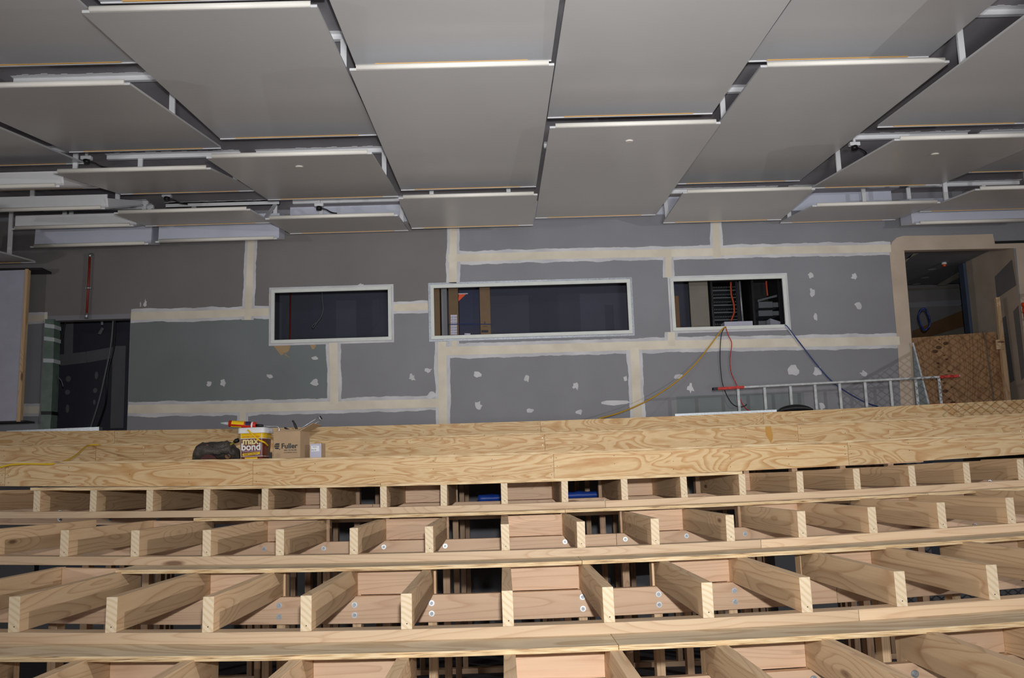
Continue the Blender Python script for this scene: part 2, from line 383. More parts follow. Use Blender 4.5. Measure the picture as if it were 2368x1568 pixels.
def boards(name, xs, zf, y0, y1, h, mats, mf, labels, cat, group, screws=None, bevel=0.002, dz=0.0):
    for (xa, xb), lab in zip(zip(xs[:-1], xs[1:]), labels):
        b = MB(); b.bent(xa+0.001, xb-0.001, y0, y1, zf, h, 0, mf, dz)
        if screws:
            nx = max(2, int((xb-xa)/0.4))
            for q in range(nx+1):
                sx = xa+0.03+(xb-xa-0.06)*q/nx
                for fz in screws:
                    zc = zf(xa)+(zf(xb)-zf(xa))*(sx-xa)/(xb-xa)-h*fz+dz
                    b.tube([(sx+random.uniform(-.01, .01), y0-0.0007, zc+random.uniform(-.008, .008)), (sx, y0+0.004, zc)], 0.0032, 6, 2)
        o = b.build(name, mats, bevel=bevel); tag(o, lab, cat, group)
# bottom plates, ledgers and loose plywood strips of each open tier
def X(px, py, Y): return at(px, py, Y).x
plx = {4: [-2.75, X(1985, 1410, YR[4]), 2.75], 3: [-3.4, X(1760, 1262, YR[3]), 3.4], 2: [-4.2, X(1400, 1166, YR[2]), 4.2]}
strx = {4: [-2.75, X(1431, 1500, YR[4]-.257), 2.75], 3: [X(266, 1320, YR[3]-.257), X(1346, 1300, YR[3]-.257), 3.4],
        2: [X(447, 1200, YR[2]-.17), X(1307, 1184, YR[2]-.17), X(2147, 1150, YR[2]-.17), 4.2]}
BS = ['bucket-side length', 'ladder-side length', 'ladder-side end length']
for r in (4, 3, 2):
    Y = YR[r]; zf = ZQ[r]
    boards('bottom_plate', plx[r], zf, Y-0.002, Y+0.09, PT, [M['plate_x'], M['end']], {3: 1, 5: 1},
           ['long pine plate under the joist fronts of the %s, %s' % (TSHORT[r], BS[k]) for k in range(2)], 'timber plate', 'bottom plates of the tiers')
    ov = 0.17 if r == 2 else 0.257
    n = len(strx[r])-1
    labs = ['%s of plywood strip in front of the %s plate' % (['bucket-side length', 'ladder-side length'][k] if n == 2 else ['bucket-side length', 'middle length', 'ladder-side length'][k], TSHORT[r]) for k in range(n)]
    boards('plywood_strip', strx[r], zf, Y-ov, Y+0.12, PLY, [M['plytop'], M['edge']], {2: 1, 3: 1, 4: 1, 5: 1}, labs, 'plywood strip', 'plywood strips laid on the joists', dz=-PT)
# ledgers that carry the joist tails, bolted to the stud frames
for r in (5, 4, 3, 2):
    Y = YR[r-1]; zf = ZQ[r]; half = {5: 2.2, 4: 3.0, 3: 3.6, 2: 4.5}[r]
    cut = {5: [-half, 0.62, half], 4: [-half, X(1923, 1380, Y), half], 3: [-half, 0.75, half], 2: [-half, X(865, 1165, Y), half]}[r]
    for k in range(2):
        xa, xb = cut[k], cut[k+1]
        root = empty('ledger', ((xa+xb)/2, Y-0.025, zf((xa+xb)/2)-JH))
        MB().bent(xa+.001, xb-.001, Y-0.092, Y-0.047, zf, JH, 0, {3: 1, 5: 1}, -0.002).build('beam', [M['pink_x'], M['end']], root, bevel=0.003)
        tag(root, 'bolted pine ledger under the joist tails of the %s, %s' % (TSHORT[r], BS[k]), 'ledger', 'bolted ledgers behind the tiers')
        for i, x in sorted(jx[r].items()):
            xc = x+0.0225+(0.012 if i < 0 else -0.012)
            if not (xa+0.03 < xc < xb-0.03): continue
            for dz in (0.042, 0.098):
                b = MB(); zc = zf(xc)-dz+random.uniform(-.004, .004)
                b.tube([(xc, Y-0.0925, zc), (xc, Y-0.0955, zc)], 0.0152, 16)
                b.tube([(xc, Y-0.0955, zc), (xc, Y-0.105, zc)], 0.0095, 6, 1)
                b.tube([(xc, Y-0.105, zc), (xc, Y-0.112, zc)], 0.005, 10, 1)
                b.build('bolt', [M['zinc'], M['alu']], root)
# stud frames that stand under each tier
SN = {4: 'third open tier', 3: 'middle open tier', 2: 'top open tier', 1: 'lowest plywood step', 0: 'middle plywood step', -1: 'top plywood step'}
for r in (4, 3, 2, 1, 0, -1):
    Y = YR[r]+(0.068 if r < 2 else 0); half = 2.4+0.36*(4-r)
    top = (lambda x: ZQ[r](x)-PT-PLY) if r in ZQ else (lambda x: TT[r](x)-PLY-JH-PT)
    root = empty('stud_frame', (0, Y+0.045, 0))
    tag(root, 'pine stud frame standing in the dark below the %s' % SN[r], 'stud frame', 'stud frames under the seating')
    n = int(half/0.4)
    for i in range(-n, n+1):
        x = -0.0148+0.4*i+0.0225
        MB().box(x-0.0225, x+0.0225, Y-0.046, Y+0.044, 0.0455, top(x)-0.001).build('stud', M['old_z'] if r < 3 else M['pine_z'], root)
    MB().box(-half, half, Y-0.046, Y+0.044, 0, 0.045).build('sole_plate', M['pink_x'], root)
    if r in (1, 0, -1):
        MB().bent(-half, half, Y-0.046, Y+0.044, top, PT, dz=PT-.001).build('top_plate', M['pink_x'], root)

# plywood steps: treads, risers, top platform
fm = {2: 1, 3: 1, 5: 1}
boards('plywood_tread', [X(70, 1128, YR[2]), X(880, 1122, YR[2]), X(1717, 1094, YR[2])], T1, YR[2]-0.004, YR[1]+0.04, PLY, [M['plytop'], M['edge'], M['black']], fm,
       ['thin plywood tread edge over the top open joists, bucket-side length', 'thin plywood tread edge over the top open joists, ladder-side length'], 'plywood tread', 'plywood treads')
def T(r): return TT[r]
treads = {1: ([-5.0, X(1690, 1028, YR[1]), 5.2], YR[1]-0.004, YR[0]+0.04), 0: ([-5.8, X(1120, 1003, YR[0]), 6.0], YR[0]-0.004, YR[-1]+0.04)}
TN = {1: 'lowest plywood step', 0: 'middle plywood step', -1: 'top plywood step'}
for r in (1, 0):
    xs, ya, yb = treads[r]
    boards('plywood_tread', xs, TT[r], ya, yb, PLY, [M['plytop'], M['edge'], M['black']], fm, ['plywood tread on the %s, %s' % (TN[r], BS[k]) for k in range(2)], 'plywood tread', 'plywood treads')
ris = {1: [-5.2, X(12, 1100, YR[1]), X(585, 1085, YR[1]), X(1281, 1080, YR[1]), X(1961, 1045, YR[1]), 5.3],
       0: [-5.6, X(222, 1045, YR[0]), X(1260, 1020, YR[0]), X(1845, 1000, YR[0]), 5.9],
       -1: [-6.2, X(265, 1015, YR[-1]), X(1250, 985, YR[-1]), X(1765, 965, YR[-1]), X(2212, 950, YR[-1]), 6.5]}
RIS = {}
SEG = {4: ['first', 'second', 'third', 'fourth'], 5: ['first', 'second', 'third', 'fourth', 'fifth']}
for r in (1, 0, -1):
    xs = ris[r]; n = len(xs)-1
    zt = TT[r]; zb = T1 if r == 1 else TT[r+1]
    for k in range(n):
        xa, xb = xs[k]+.0012, xs[k+1]-.0012; Y = YR[r]; top = -PLY if r != -1 else 0.0
        za0, zb0 = zb(xa)+.001, zb(xb)+.001; za1, zb1 = zt(xa)+top, zt(xb)+top
        b = MB(); dy = random.uniform(0, 0.002)
        b.bent(xa, xb, Y-dy, Y+.017, zt, 0, 0, {1: 1, 3: 1, 5: 1}, top-.0005, lambda x: zb(x)+.001)
        nx = max(2, int((xb-xa)/0.42))
        for q in range(nx+1):
            sx = xa+0.025+(xb-xa-0.05)*q/nx; t = (sx-xa)/(xb-xa); lo = za0+(zb0-za0)*t; hi = za1+(zb1-za1)*t
            for fz in (0.16, 0.5, 0.84):
                if random.random() < 0.2: continue
                zc = lo+(hi-lo)*fz; jx_ = sx+random.uniform(-.006, .006)
                b.tube([(jx_, Y-dy-0.0007, zc), (jx_, Y+0.004, zc)], 0.0034, 6, 3 if random.random() < 0.12 else 2)
        o = b.build('plywood_riser', [M['ply'], M['edge'], M['black'], M['zinc']])
        RIS[(r, k)] = o
        tag(o, 'plywood riser sheet of the %s, %s sheet counting from the bucket side' % (TN[r], SEG[n][k]) if n in SEG else '', 'plywood riser', 'plywood risers')
b = MB(); c = at(1778, 1004, YR[0]-.0035); st = [(-7, -17), (6, -18), (9, 2), (8, 12), (3, 21), (-2, 10), (-7, 2)]
b.quad([c+Vector((x, 0, -z))*(YR[0]/F) for x, z in reversed(st)]); b.build('glue_stain', flat('amber_stain', srgb(200, 146, 60), .5), RIS[(0, 2)])
PZ = TT[-1](0)
YW = 11.8
b = MB(); b.bent(-6.6, 6.8, YR[-1]+.018, YW-0.012, TT[-1], PLY)
tag(b.build('plywood_platform', M['plytop']), 'plywood platform at the top of the steps in front of the back wall', 'platform')
def pz(x): return TT[-1](x)

ra, rb = at(1106, 1153, 8.91), at(1404, 1143, 8.91); n = 40
b = MB(); rings = []
for k in range(n+1):
    p = ra+(rb-ra)*k/n
    rings.append([p+Vector((0, math.cos(2*pi*q/12)*.055, math.sin(2*pi*q/12)*(.036+.016*nz(k*.4, q*.7)))) for q in range(12)])
b.loft(rings)
tag(b.build('blue_tarpaulin', flat('blue_tarp', srgb(34, 74, 170), .45)), 'rolled blue tarpaulin tied to the studs below the middle plywood step', 'tarpaulin')
# ------------------------------------------------------------------ the room shell
XS = 8.4
setting(MB().box(-XS, XS, -18, 17, -0.1, 0).build('floor', M['concrete']))
SLAB = EYE+3.6
setting(MB().box(-XS, XS, -18, YW+.12, SLAB, SLAB+0.15).build('ceiling', M['slab']))
setting(MB().box(-XS-.15, -XS, -18, 17, 0, SLAB).build('wall_left', M['plaster']))
setting(MB().box(XS, XS+.15, -18, 17, 0, SLAB).build('wall_right', M['plaster']))
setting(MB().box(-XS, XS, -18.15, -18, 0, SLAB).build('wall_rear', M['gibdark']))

def wrect(a, b_, c, d):   # four photo corners TL TR BR BL on the back wall -> x0 x1 z0 z1
    p = [at(q[0], q[1], YW) for q in (a, b_, c, d)]
    return ((p[0].x+p[3].x)/2, (p[1].x+p[2].x)/2, (p[2].z+p[3].z)/2, (p[0].z+p[1].z)/2)
W1 = wrect((628, 671), (905, 663), (905, 786.3), (628, 794))
W2 = wrect((996, 659.4), (1455.5, 647.5), (1462, 768.5), (998, 787))
W3 = wrect((1547.5, 645), (1813.5, 637), (1824, 757), (1558, 766))
DL = wrect((104, 744), (301, 735), (294, 995), (94, 1000)); DL = (DL[0], DL[1], 0.3, DL[3])
DR = wrect((2090, 578), (2348, 573), (2380, 925), (2117, 932)); DR = (DR[0], DR[1], 0.3, DR[3])
holes = [W1, W2, W3, DL, DR]
gp = [wrect((303, 735), (757, 730), (757, 930), (296, 940)), wrect((1566, 917), (1862, 906), (1862, 990), (1566, 995))]
bp = [wrect((-60, 500), (1034, 500), (1034, 705), (-60, 735))]  # upper-left sheet: warm grey, darkened partly to stand in for light falling off
xs = sorted(set([-XS, XS]+[h[k] for h in holes+gp+bp for k in (0, 1)])); zs = sorted(set([0, SLAB]+[h[k] for h in holes+gp+bp for k in (2, 3)]))
b = MB()
inside = lambda h, x, z: h[0]-1e-6 < x < h[1]+1e-6 and h[2]-1e-6 < z < h[3]+1e-6
for i in range(len(xs)-1):
    for j in range(len(zs)-1):
        xa, xb, za, zb = xs[i], xs[i+1], zs[j], zs[j+1]; xc, zc = (xa+xb)/2, (za+zb)/2
        if any(inside(h, xc, zc) for h in holes): continue
        mi = 1 if any(inside(h, xc, zc) for h in gp) else 2 if any(inside(h, xc, zc) for h in bp) else 0
        b.quad([(xa, YW, za), (xb, YW, za), (xb, YW, zb), (xa, YW, zb)], mi)
        b.quad([(xb, YW+.12, za), (xa, YW+.12, za), (xa, YW+.12, zb), (xb, YW+.12, zb)], 3)
for h in holes:
    x0, x1, z0, z1 = h; dk = 4 if h in (W1, W2, W3) else 5 if h is DR else 0  # window reveals coloured black to stand in for the shade inside them
    b.quad([(x0, YW, z0), (x0, YW, z1), (x0, YW+.12, z1), (x0, YW+.12, z0)], dk); b.quad([(x1, YW, z1), (x1, YW, z0), (x1, YW+.12, z0), (x1, YW+.12, z1)], dk)
    b.quad([(x0, YW, z1), (x1, YW, z1), (x1, YW+.12, z1), (x0, YW+.12, z1)], dk); b.quad([(x1, YW, z0), (x0, YW, z0), (x0, YW+.12, z0), (x1, YW+.12, z0)], dk)
wall = setting(b.build('wall_back', [M['gib'], M['gibgreen'], M['gibbrown'], M['gibdark'], M['black'], M['plaster']], loc=(0, YW, 0)))

# jointing compound over the board joints, filler dabs (pattern of the wall)
def band(pts, wpx, seed, flare=(1, 1), core=0.56, idx=0):
    P = [at(a, c, YW) for a, c in pts]; L = sum((q-p).length for p, q in zip(P, P[1:])); w = wpx/F*YW/2
    n = max(6, int(L/0.03)); path = []
    for k in range(n+1):
        d = L*k/n
        for p, q in zip(P, P[1:]):
            l = (q-p).length
            if d <= l+1e-9: path.append(p+(q-p)*(d/l if l else 0)); break
            d -= l
        else: path.append(P[-1])
    for nm, ww, off, mt, amp in (('joint_edge', w, 0.0015+idx*.0001, 'rim', 0.16), ('joint_tape', w*core, 0.0042+idx*.0001, 'core', 0.06)):
        b = MB(); up, dn = [], []
        for k, p in enumerate(path):
            t = (path[min(k+1, n)]-path[max(k-1, 0)]).normalized(); s = Vector((-t.z, 0, t.x))
            f = flare[0]+(flare[1]-flare[0])*k/n
            a1 = ww*f*(1+1.3*amp*nz(k*.13, seed)+amp*.5*nz(k*.55, seed+9)); a2 = ww*f*(1+1.3*amp*nz(k*.13, seed+31)+amp*.5*nz(k*.55, seed+47))
            up.append(p+s*a1+Vector((0, -off, 0))); dn.append(p-s*a2+Vector((0, -off, 0)))
        for k in range(n): b.quad([dn[k], dn[k+1], up[k+1], up[k]])
        b.build(nm, M[mt], wall)
bands = [([(1036, 597.5), (1300, 590), (1568, 585), (1800, 579), (2060, 574.5)], 33), ([(303, 731), (450, 728), (622, 721)], 32), ([(905, 712), (990, 709)], 29),
         ([(1030, 812), (1200, 808), (1460, 800), (1568, 797), (1800, 793), (2080, 788)], 36), ([(296, 946), (560, 944), (780, 938), (1030, 932)], 35),
         ([(55, 738), (110, 735)], 26), ([(45, 948), (92, 948)], 30),
         ([(581, 556), (573, 740)], 29), ([(1049, 520), (1047, 655)], 31), ([(1655, 508), (1658, 595)], 30), ([(1545, 576), (1546, 642)], 27),
         ([(771, 793), (773, 935)], 34), ([(1022, 790), (1025, 985)], 34), ([(1467, 804), (1475, 972)], 36), ([(1552, 768), (1553, 800)], 30), ([(1051, 788), (1051, 815)], 22), ([(562, 945), (561, 985)], 26)]
for k, (p, w) in enumerate(bands): band(p, w, k*7.3, (0.85, 1.25) if k == 9 else (1, 1), idx=k)
dabs = [(483, 888, 6, 6), (515, 886, 7, 8), (728, 828, 8, 5), (623, 870, 8, 5), (727, 884, 9, 7), (953, 873, 7, 9), (990, 857, 9, 5), (998, 914, 12, 9), (1104, 866, 9, 8), (1218, 875, 6, 8), (1331, 893, 7, 8), (1106, 938, 9, 9),
        (1225, 950, 9, 5), (1339, 953, 8, 6), (1568, 871, 10, 7), (1597, 897, 7, 11), (1446, 876, 5, 6), (1424, 931, 30, 7), (1875, 637, 6, 8), (1975, 640, 7, 8), (1878, 677, 7, 12), (1986, 707, 8, 10), (1886, 733, 5, 8),
        (1833, 857, 16, 12), (1893, 860, 10, 12), (1997, 864, 9, 7), (325, 704, 2, 8), (336, 702, 4, 9), (1901, 940, 8, 9), (440, 768, 0, 0), (800, 664, 5, 3), (835, 660, 6, 5)]
for k, (px, py, rx, rz) in enumerate(dabs):
    if not rx: continue
    c = at(px, py, YW-0.003); n = 11; pts = []
    for q in range(n):
        a = 2*pi*q/n; f = 0.95+0.75*nz(k*3.1, q*1.3)
        pts.append(c+Vector((math.cos(a)*rx*f, 0, math.sin(a)*rz*f))*(YW/F))
    b = MB(); b.quad(pts); b.build('filler_dab', M['rim'], wall)
for k, pts in enumerate(([(630, 797), (672, 797), (668, 812), (650, 822)], [(655, 815), (672, 828), (660, 822)], [(716, 796), (732, 796), (728, 806), (722, 808)], [(621, 680), (626, 676), (626, 712), (621, 708)])):
    b = MB(); b.quad([at(x, y, YW-0.002) for x, y in reversed(pts)]); b.build('glue_stain', flat('tan_stain', srgb(176, 148, 112), 0.8) if k == 0 else bpy.data.materials['tan_stain'], wall)
# plaster band round the far doorway, rounded at its upper corner
b = MB(); yb = YW-0.004
def wp(x, y): return at(x, y, yb)
arc = [(2057, 585), (2058, 572), (2063, 560), (2073, 550), (2088, 545.5)]
outer = [(2082, 960), (2076, 800), (2066, 690)]+arc+[(2190, 544), (2296, 541)]
b.quad([wp(*q) for q in reversed([(2084, 960), (2076, 800), (2066, 690), (2057, 585), (2091, 579), (2104, 730), (2118, 935), (2118, 960)])])
b.quad([wp(*q) for q in reversed(arc+[(2190, 544), (2296, 541), (2300, 560), (2372, 558), (2400, 572), (2348, 574), (2090, 579)])])
b.quad([wp(*q) for q in reversed([(2349, 574), (2420, 572), (2450, 930), (2381, 930)])])
b.build('door_surround', M['plaster'], wall)
b = MB(); b.box(*[f(at(2300, 562, YW).x, at(2390, 562, YW).x)[0] if 0 else v for v in (at(2300, 562, YW).x, at(2400, 562, YW).x)], YW-.012, YW+.0, at(2340, 563, YW).z, at(2340, 557, YW).z); b.build('shadow_gap', M['black'], wall)

# windows: white frames with reveals
WL = ['empty dark projection window, the small one nearer the red pipe', 'wide middle projection window', 'projection window with cables over its sill']
for k, h in enumerate((W1, W2, W3)):
    x0, x1, z0, z1 = h; fw = 0.040; root = empty('window_%d' % (k+1), ((x0+x1)/2, YW, z0)); setting(root)
    b = MB(); yf, yk = YW-0.022, YW+0.012
    b.box(x0-.004, x1+.004, yf, yk, z1-fw, z1+.004); b.box(x0-.004, x1+.004, yf, yk, z0-.004, z0+fw)
    b.box(x0-.004, x0+fw, yf, yk, z0+fw, z1-fw); b.box(x1-fw, x1+.004, yf, yk, z0+fw, z1-fw)
    b.build('window_frame', M['frame'], root, bevel=0.002)
    b = MB(); e = 0.032
    b.box(x0-e, x1+e, YW-.005, YW-.001, z1+.005, z1+e); b.box(x0-e, x1+e, YW-.005, YW-.001, z0-e, z0-.005)
    b.box(x0-e, x0-.005, YW-.005, YW-.001, z0-.005, z1+.005); b.box(x1+.005, x1+e, YW-.005, YW-.001, z0-.005, z1+.005)
    b.build('window_trim', M['bead'] if k == 1 else M['rim'], root)
for n_, h in ((1, DL), (2, DR)):
    pass

# ------------------------------------------------------------------ suspended reflector panels
COLX = {'A': (-1.03, .47), 'B': (.505, 2.005), 'G': (2.13, 3.63), 'H': (3.70, 5.20), 'I': (5.26, 6.76), 'C': (-2.60, -1.10), 'D': (-4.20, -2.70), 'E': (-5.75, -4.30), 'F': (-7.3, -5.85)}
# column, front Y, front z, back Y, back z (z above the eye), lip inset at each end, rail place 0..1
PAN = [('A', 3.25, 2.98, 6.74, 3.185), ('A', 6.44, 3.005, 9.97, 3.23), ('A', 9.70, 3.045, 11.17, 3.125),
       ('B', 4.55, 3.02, 8.03, 3.245), ('B', 7.76, 3.04, 11.21, 3.225),
       ('G', 3.75, 3.10, 7.23, 3.365), ('G', 6.90, 3.16, 10.59, 3.415), ('G', 10.10, 3.145, 11.40, 3.17),
       ('H', 5.0, 2.98, 8.49, 3.25), ('H', 8.15, 2.985, 10.40, 3.26), ('H', 10.43, 3.045, 11.66, 3.20),
       ('C', 2.7, 2.9, 5.86, 3.26), ('C', 5.59, 3.045, 8.53, 3.32), ('C', 8.12, 2.98, 10.36, 3.285), ('C', 10.24, 3.015, 11.49, 3.19),
       ('D', 3.6, 3.0, 6.90, 3.33), ('D', 6.62, 3.02, 8.89, 3.365), ('D', 8.57, 3.035, 10.15, 3.33), ('D', 9.98, 3.05, 10.9, 3.17), ('D', 11.22, at(510, 557, 11.22).z-EYE, 11.62, at(510, 557, 11.22).z-EYE+.1)]
def ezy(px, py, X_): p = atx(px, py, X_); return p.y, p.z-EYE
a = atx(194, 378, -4.30); PAN.append(('E', a.y-2.3, a.z-EYE-.36, a.y, a.z-EYE))
a, c = atx(124, 433, -4.36), atx(230, 434, -4.30); PAN.append(('E', a.y, a.z-EYE, c.y, c.z-EYE))
a, c = atx(230, 484, -4.36), atx(331, 476, -4.30); PAN.append(('E', a.y, a.z-EYE, c.y, c.z-EYE))
a, c = atx(297, 524, -4.36), atx(382, 516, -4.30); PAN.append(('E', a.y, a.z-EYE, c.y, c.z-EYE))
zz = at(215, 569, 11.25).z-EYE; PAN.append(('E', 11.25, zz, 11.65, zz+.1))
PAN += [('F', 8.6, 2.80, 9.7, 3.22), ('F', 9.8, 2.74, 10.7, 3.10), ('F', 10.6, 2.84, 11.6, 2.94)]
PAN += [('I', 4.9, 3.0, 8.2, 3.3), ('I', 7.9, 3.02, 10.1, 3.30), ('I', 9.75, 2.98, 11.1, 3.14), ('I', 11.22, at(2200, 517, 11.22).z-EYE, 11.64, at(2200, 517, 11.22).z-EYE+.1)]
CN = {'A': 'just bucket-side of the ceiling centre', 'B': 'just ladder-side of the ceiling centre', 'C': 'second column out on the bucket side', 'D': 'third column out on the bucket side', 'E': 'fourth column out on the bucket side',
      'F': 'outermost column on the bucket side', 'G': 'second column out on the ladder side', 'H': 'third column out on the ladder side', 'I': 'outermost column on the ladder side'}
CAPS = {('C', 3): (692, 385), ('B', 2): (1455, 326), ('H', 2): (2162, 356)}
cnt = {}; tot = {}
for p in PAN: tot[p[0]] = tot.get(p[0], 0)+1
for (cn, yf, zf, yb_, zb_) in sorted(PAN, key=lambda p: (p[0], p[1])):
    cnt[cn] = cnt.get(cn, 0)+1
    x0, x1 = COLX[cn]; zf += EYE; zb_ += EYE; th = 0.018
    root = empty('ceiling_panel', ((x0+x1)/2, (yf+yb_)/2, (zf+zb_)/2))
    nth = 'one nearest the back wall' if cnt[cn] == tot[cn] else '%s from the hall front' % ORD[cnt[cn]]
    nth = nth.replace('nearest', 'against')if 'nearest' in nth else nth
    tag(root, 'pale ceiling panel, %s, %s' % (CN[cn], nth), 'ceiling panel', 'suspended reflector panels')
    d = Vector((0, yb_-yf, zb_-zf)).normalized(); up = Vector((1, 0, 0)).cross(d)
    P0, P1 = Vector((x0, yf, zf)), Vector((x1, yf, zf)); P2, P3 = Vector((x1, yb_, zb_)), Vector((x0, yb_, zb_))
    MB().hexa([P0, P1, P2, P3, P0+up*th, P1+up*th, P2+up*th, P3+up*th], 0, {1: 1}).build('board', [M['panel'], M['white']], root)
    # rounded white lip along the front edge, set in from the ends
    b = MB(); rr = 0.021; n = 8
    sec = [(-math.sin(pi*k/n)*rr*0.9, rr-math.cos(pi*k/n)*rr) for k in range(n+1)]
    ring = lambda x: [Vector((x, yf, zf))+d*q[0]+up*(q[1]+0.001) for q in sec]
    b.loft([ring(x1-0.04), ring(x0+0.05)], 0, True); b.build('lip', M['whitewarm'], root)
    L = (P3-P0).length
    if L > 0.6:
        q = d*(L-0.012)
        MB().hexa([P0+q-up*.006, P1+q-up*.006, P1+q+d*.016-up*.006, P0+q+d*.016-up*.006, P0+q+up*th, P1+q+up*th, P1+q+d*.016+up*th, P0+q+d*.016+up*th]).build('rear_trim', M['white'], root)
        q = d*(L-0.030); e0, e1 = Vector((0.15, 0, 0)), Vector((-0.18, 0, 0))
        MB().hexa([P0+q+e0-up*.004, P1+q+e1-up*.004, P1+q+e1+d*.014-up*.004, P0+q+e0+d*.014-up*.004, P0+q+e0, P1+q+e1, P1+q+e1+d*.014, P0+q+e0+d*.014]).build('raw_edge', M['rawedge'], root)
    else:
        # upstand box at the wall end
        MB().hexa([P0+d*.10+up*th, P1+d*.10+up*th, P2+up*th, P3+up*th, P0+d*.12+Vector((0, 0, .34)), P1+d*.12+Vector((0, 0, .34)), P2+Vector((0, 0, .34)), P3+Vector((0, 0, .34))]).build('upstand', M['lav'], root)
    if (cn, cnt[cn]) in CAPS:
        px, py = CAPS[(cn, cnt[cn])]; r0 = at(px, py, 1.0); r0 = Vector((r0.x, 1.0, r0.z-EYE)); nn = up
        kk = (P0-Vector((0, 0, EYE))).dot(nn)/r0.dot(nn); c = Vector((0, 0, EYE))+r0*kk
        MB().tube([c-nn*.008, c], [.030, .040], 20).build('sprinkler_cap', M['whitewarm'], root)
    # rail fixed to the slab with drop hangers
    ym = {('C', 2): 7.06, ('D', 2): 7.72, ('G', 2): 8.3}.get((cn, cnt[cn]))
    if ym is None: ym = 9.65 if 7.5 < yf < 9.3 else 11.42 if yf > 9.9 else yf+0.55*(yb_-yf)
    if cn in 'EF' or L < 0.6: ym = yf+min(.5, L*.5)
    zr = SLAB-0.045
    b = MB(); b.box(x0+0.05, x1-0.02, ym-.022, ym+.022, zr, SLAB-.0005)
    for k in range(26):   # ragged overspray on the slab in front of the rail
        xa = x0+0.05+(x1-x0-0.07)*k/26; xb = x0+0.05+(x1-x0-0.07)*(k+1)/26; w = 0.05+0.05*abs(nz(k*.7, cnt[cn]*5+ord(cn)))
        b.box(xa, xb, ym-.022-w, ym-.022, SLAB-.004, SLAB-.001)
    b.build('rail', M['white'], root)
    yh = min(ym, yb_-.06); zp = zf+(zb_-zf)*(yh-yf)/(yb_-yf)+th
    if zr-zp > 0.02:
        for fh in ((.27, .95) if cn in 'CDEF' else (.03, .68) if cn in 'GHI' else (.2, .8)):
            hx = x0+fh*(x1-x0)
            MB().hexa([(hx-.024, yh-.012, zp), (hx+.024, yh-.012, zp), (hx+.024, yh+.012, zp), (hx-.024, yh+.012, zp), (hx-.024, ym-.012, zr), (hx+.024, ym-.012, zr), (hx+.024, ym+.012, zr), (hx-.024, ym+.012, zr)]).build('hanger', M['white'], root)
    if cn == 'E' and cnt[cn] in (2, 3, 4):   # upstand behind the lip and a cheek at the end
        q = d*.10
        MB().hexa([P0+q+up*th, P1+q+up*th-Vector((.02, 0, 0)), P1+q+d*.02+up*th-Vector((.02, 0, 0)), P0+q+d*.02+up*th]+[v+Vector((0, 0, .15)) for v in (P0+q+up*th, P1+q+up*th-Vector((.02, 0, 0)), P1+q+d*.02+up*th-Vector((.02, 0, 0)), P0+q+d*.02+up*th)]).build('upstand', M['white'], root)
        MB().hexa([P1+q+up*th-Vector((.02, 0, 0)), P1+q+up*th, P2-d*.02+up*th, P2-d*.02+up*th-Vector((.02, 0, 0)), P1+q+up*(th+.10)-Vector((.02, 0, 0)), P1+q+up*(th+.10), P2-d*.02+up*(th+.04), P2-d*.02+up*(th+.04)-Vector((.02, 0, 0))]).build('cheek', M['white'], root)

setting(MB().box(COLX['C'][0]-.05, COLX['H'][1], YW-.10, YW-.001, EYE+3.37, SLAB-.001).build('trim_1', M['lav']))
for k, (px, py, Y, lab) in enumerate(((738, 480, 11.1, 'small black sensor with a cable under the rail, second column out on the bucket side'), (386, 458, 10.9, 'white sensor box with black base under the rail of the third bucket-side column'), (1976, 340, 9.4, 'black sensor with a hanging cable loop at the third ladder-side column'), (200, 372, 9.5, 'white sensor box hanging between outer columns on the bucket side'))):
    c = at(px, py, Y); t = empty('ceiling_sensor', c); tag(t, lab, 'sensor', 'sensors above the panels')
    MB().box(c.x-.055, c.x+.055, Y-.03, Y+.03, c.z+.01, c.z+.05).build('housing', M['white'], t, bevel=.006)
    MB().tube([c+Vector((0, 0, .012)), c-Vector((0, 0, .03))], .035, 12).build('base', M['black'], t)
    MB().tube(spline([c+Vector((.02, 0, -.01)), c+Vector((.08, .02, -.02)), c+Vector((.14, .05, -.05)), c+Vector((.18, .2, -.02))], 6), .008, 6).build('cable', M['black'], t)
    MB().box(c.x-.012, c.x+.012, Y-.012, Y+.012, c.z+.05, SLAB-.001).build('stem', M['white'], t)
# ------------------------------------------------------------------ rooms behind the wall
ZF = PZ-0.02
YB = 13.7
xa, xb = W1[0]-0.35, W3[1]+0.45
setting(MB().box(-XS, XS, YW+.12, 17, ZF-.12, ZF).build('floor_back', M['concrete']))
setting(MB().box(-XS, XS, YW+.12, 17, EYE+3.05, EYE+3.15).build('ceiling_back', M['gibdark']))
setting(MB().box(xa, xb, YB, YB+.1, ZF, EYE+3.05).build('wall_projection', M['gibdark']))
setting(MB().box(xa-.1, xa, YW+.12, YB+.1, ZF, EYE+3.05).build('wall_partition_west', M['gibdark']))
setting(MB().box(xb, xb+.1, YW+.12, 16.9, ZF, EYE+3.05).build('wall_partition_east', M['gibdark']))
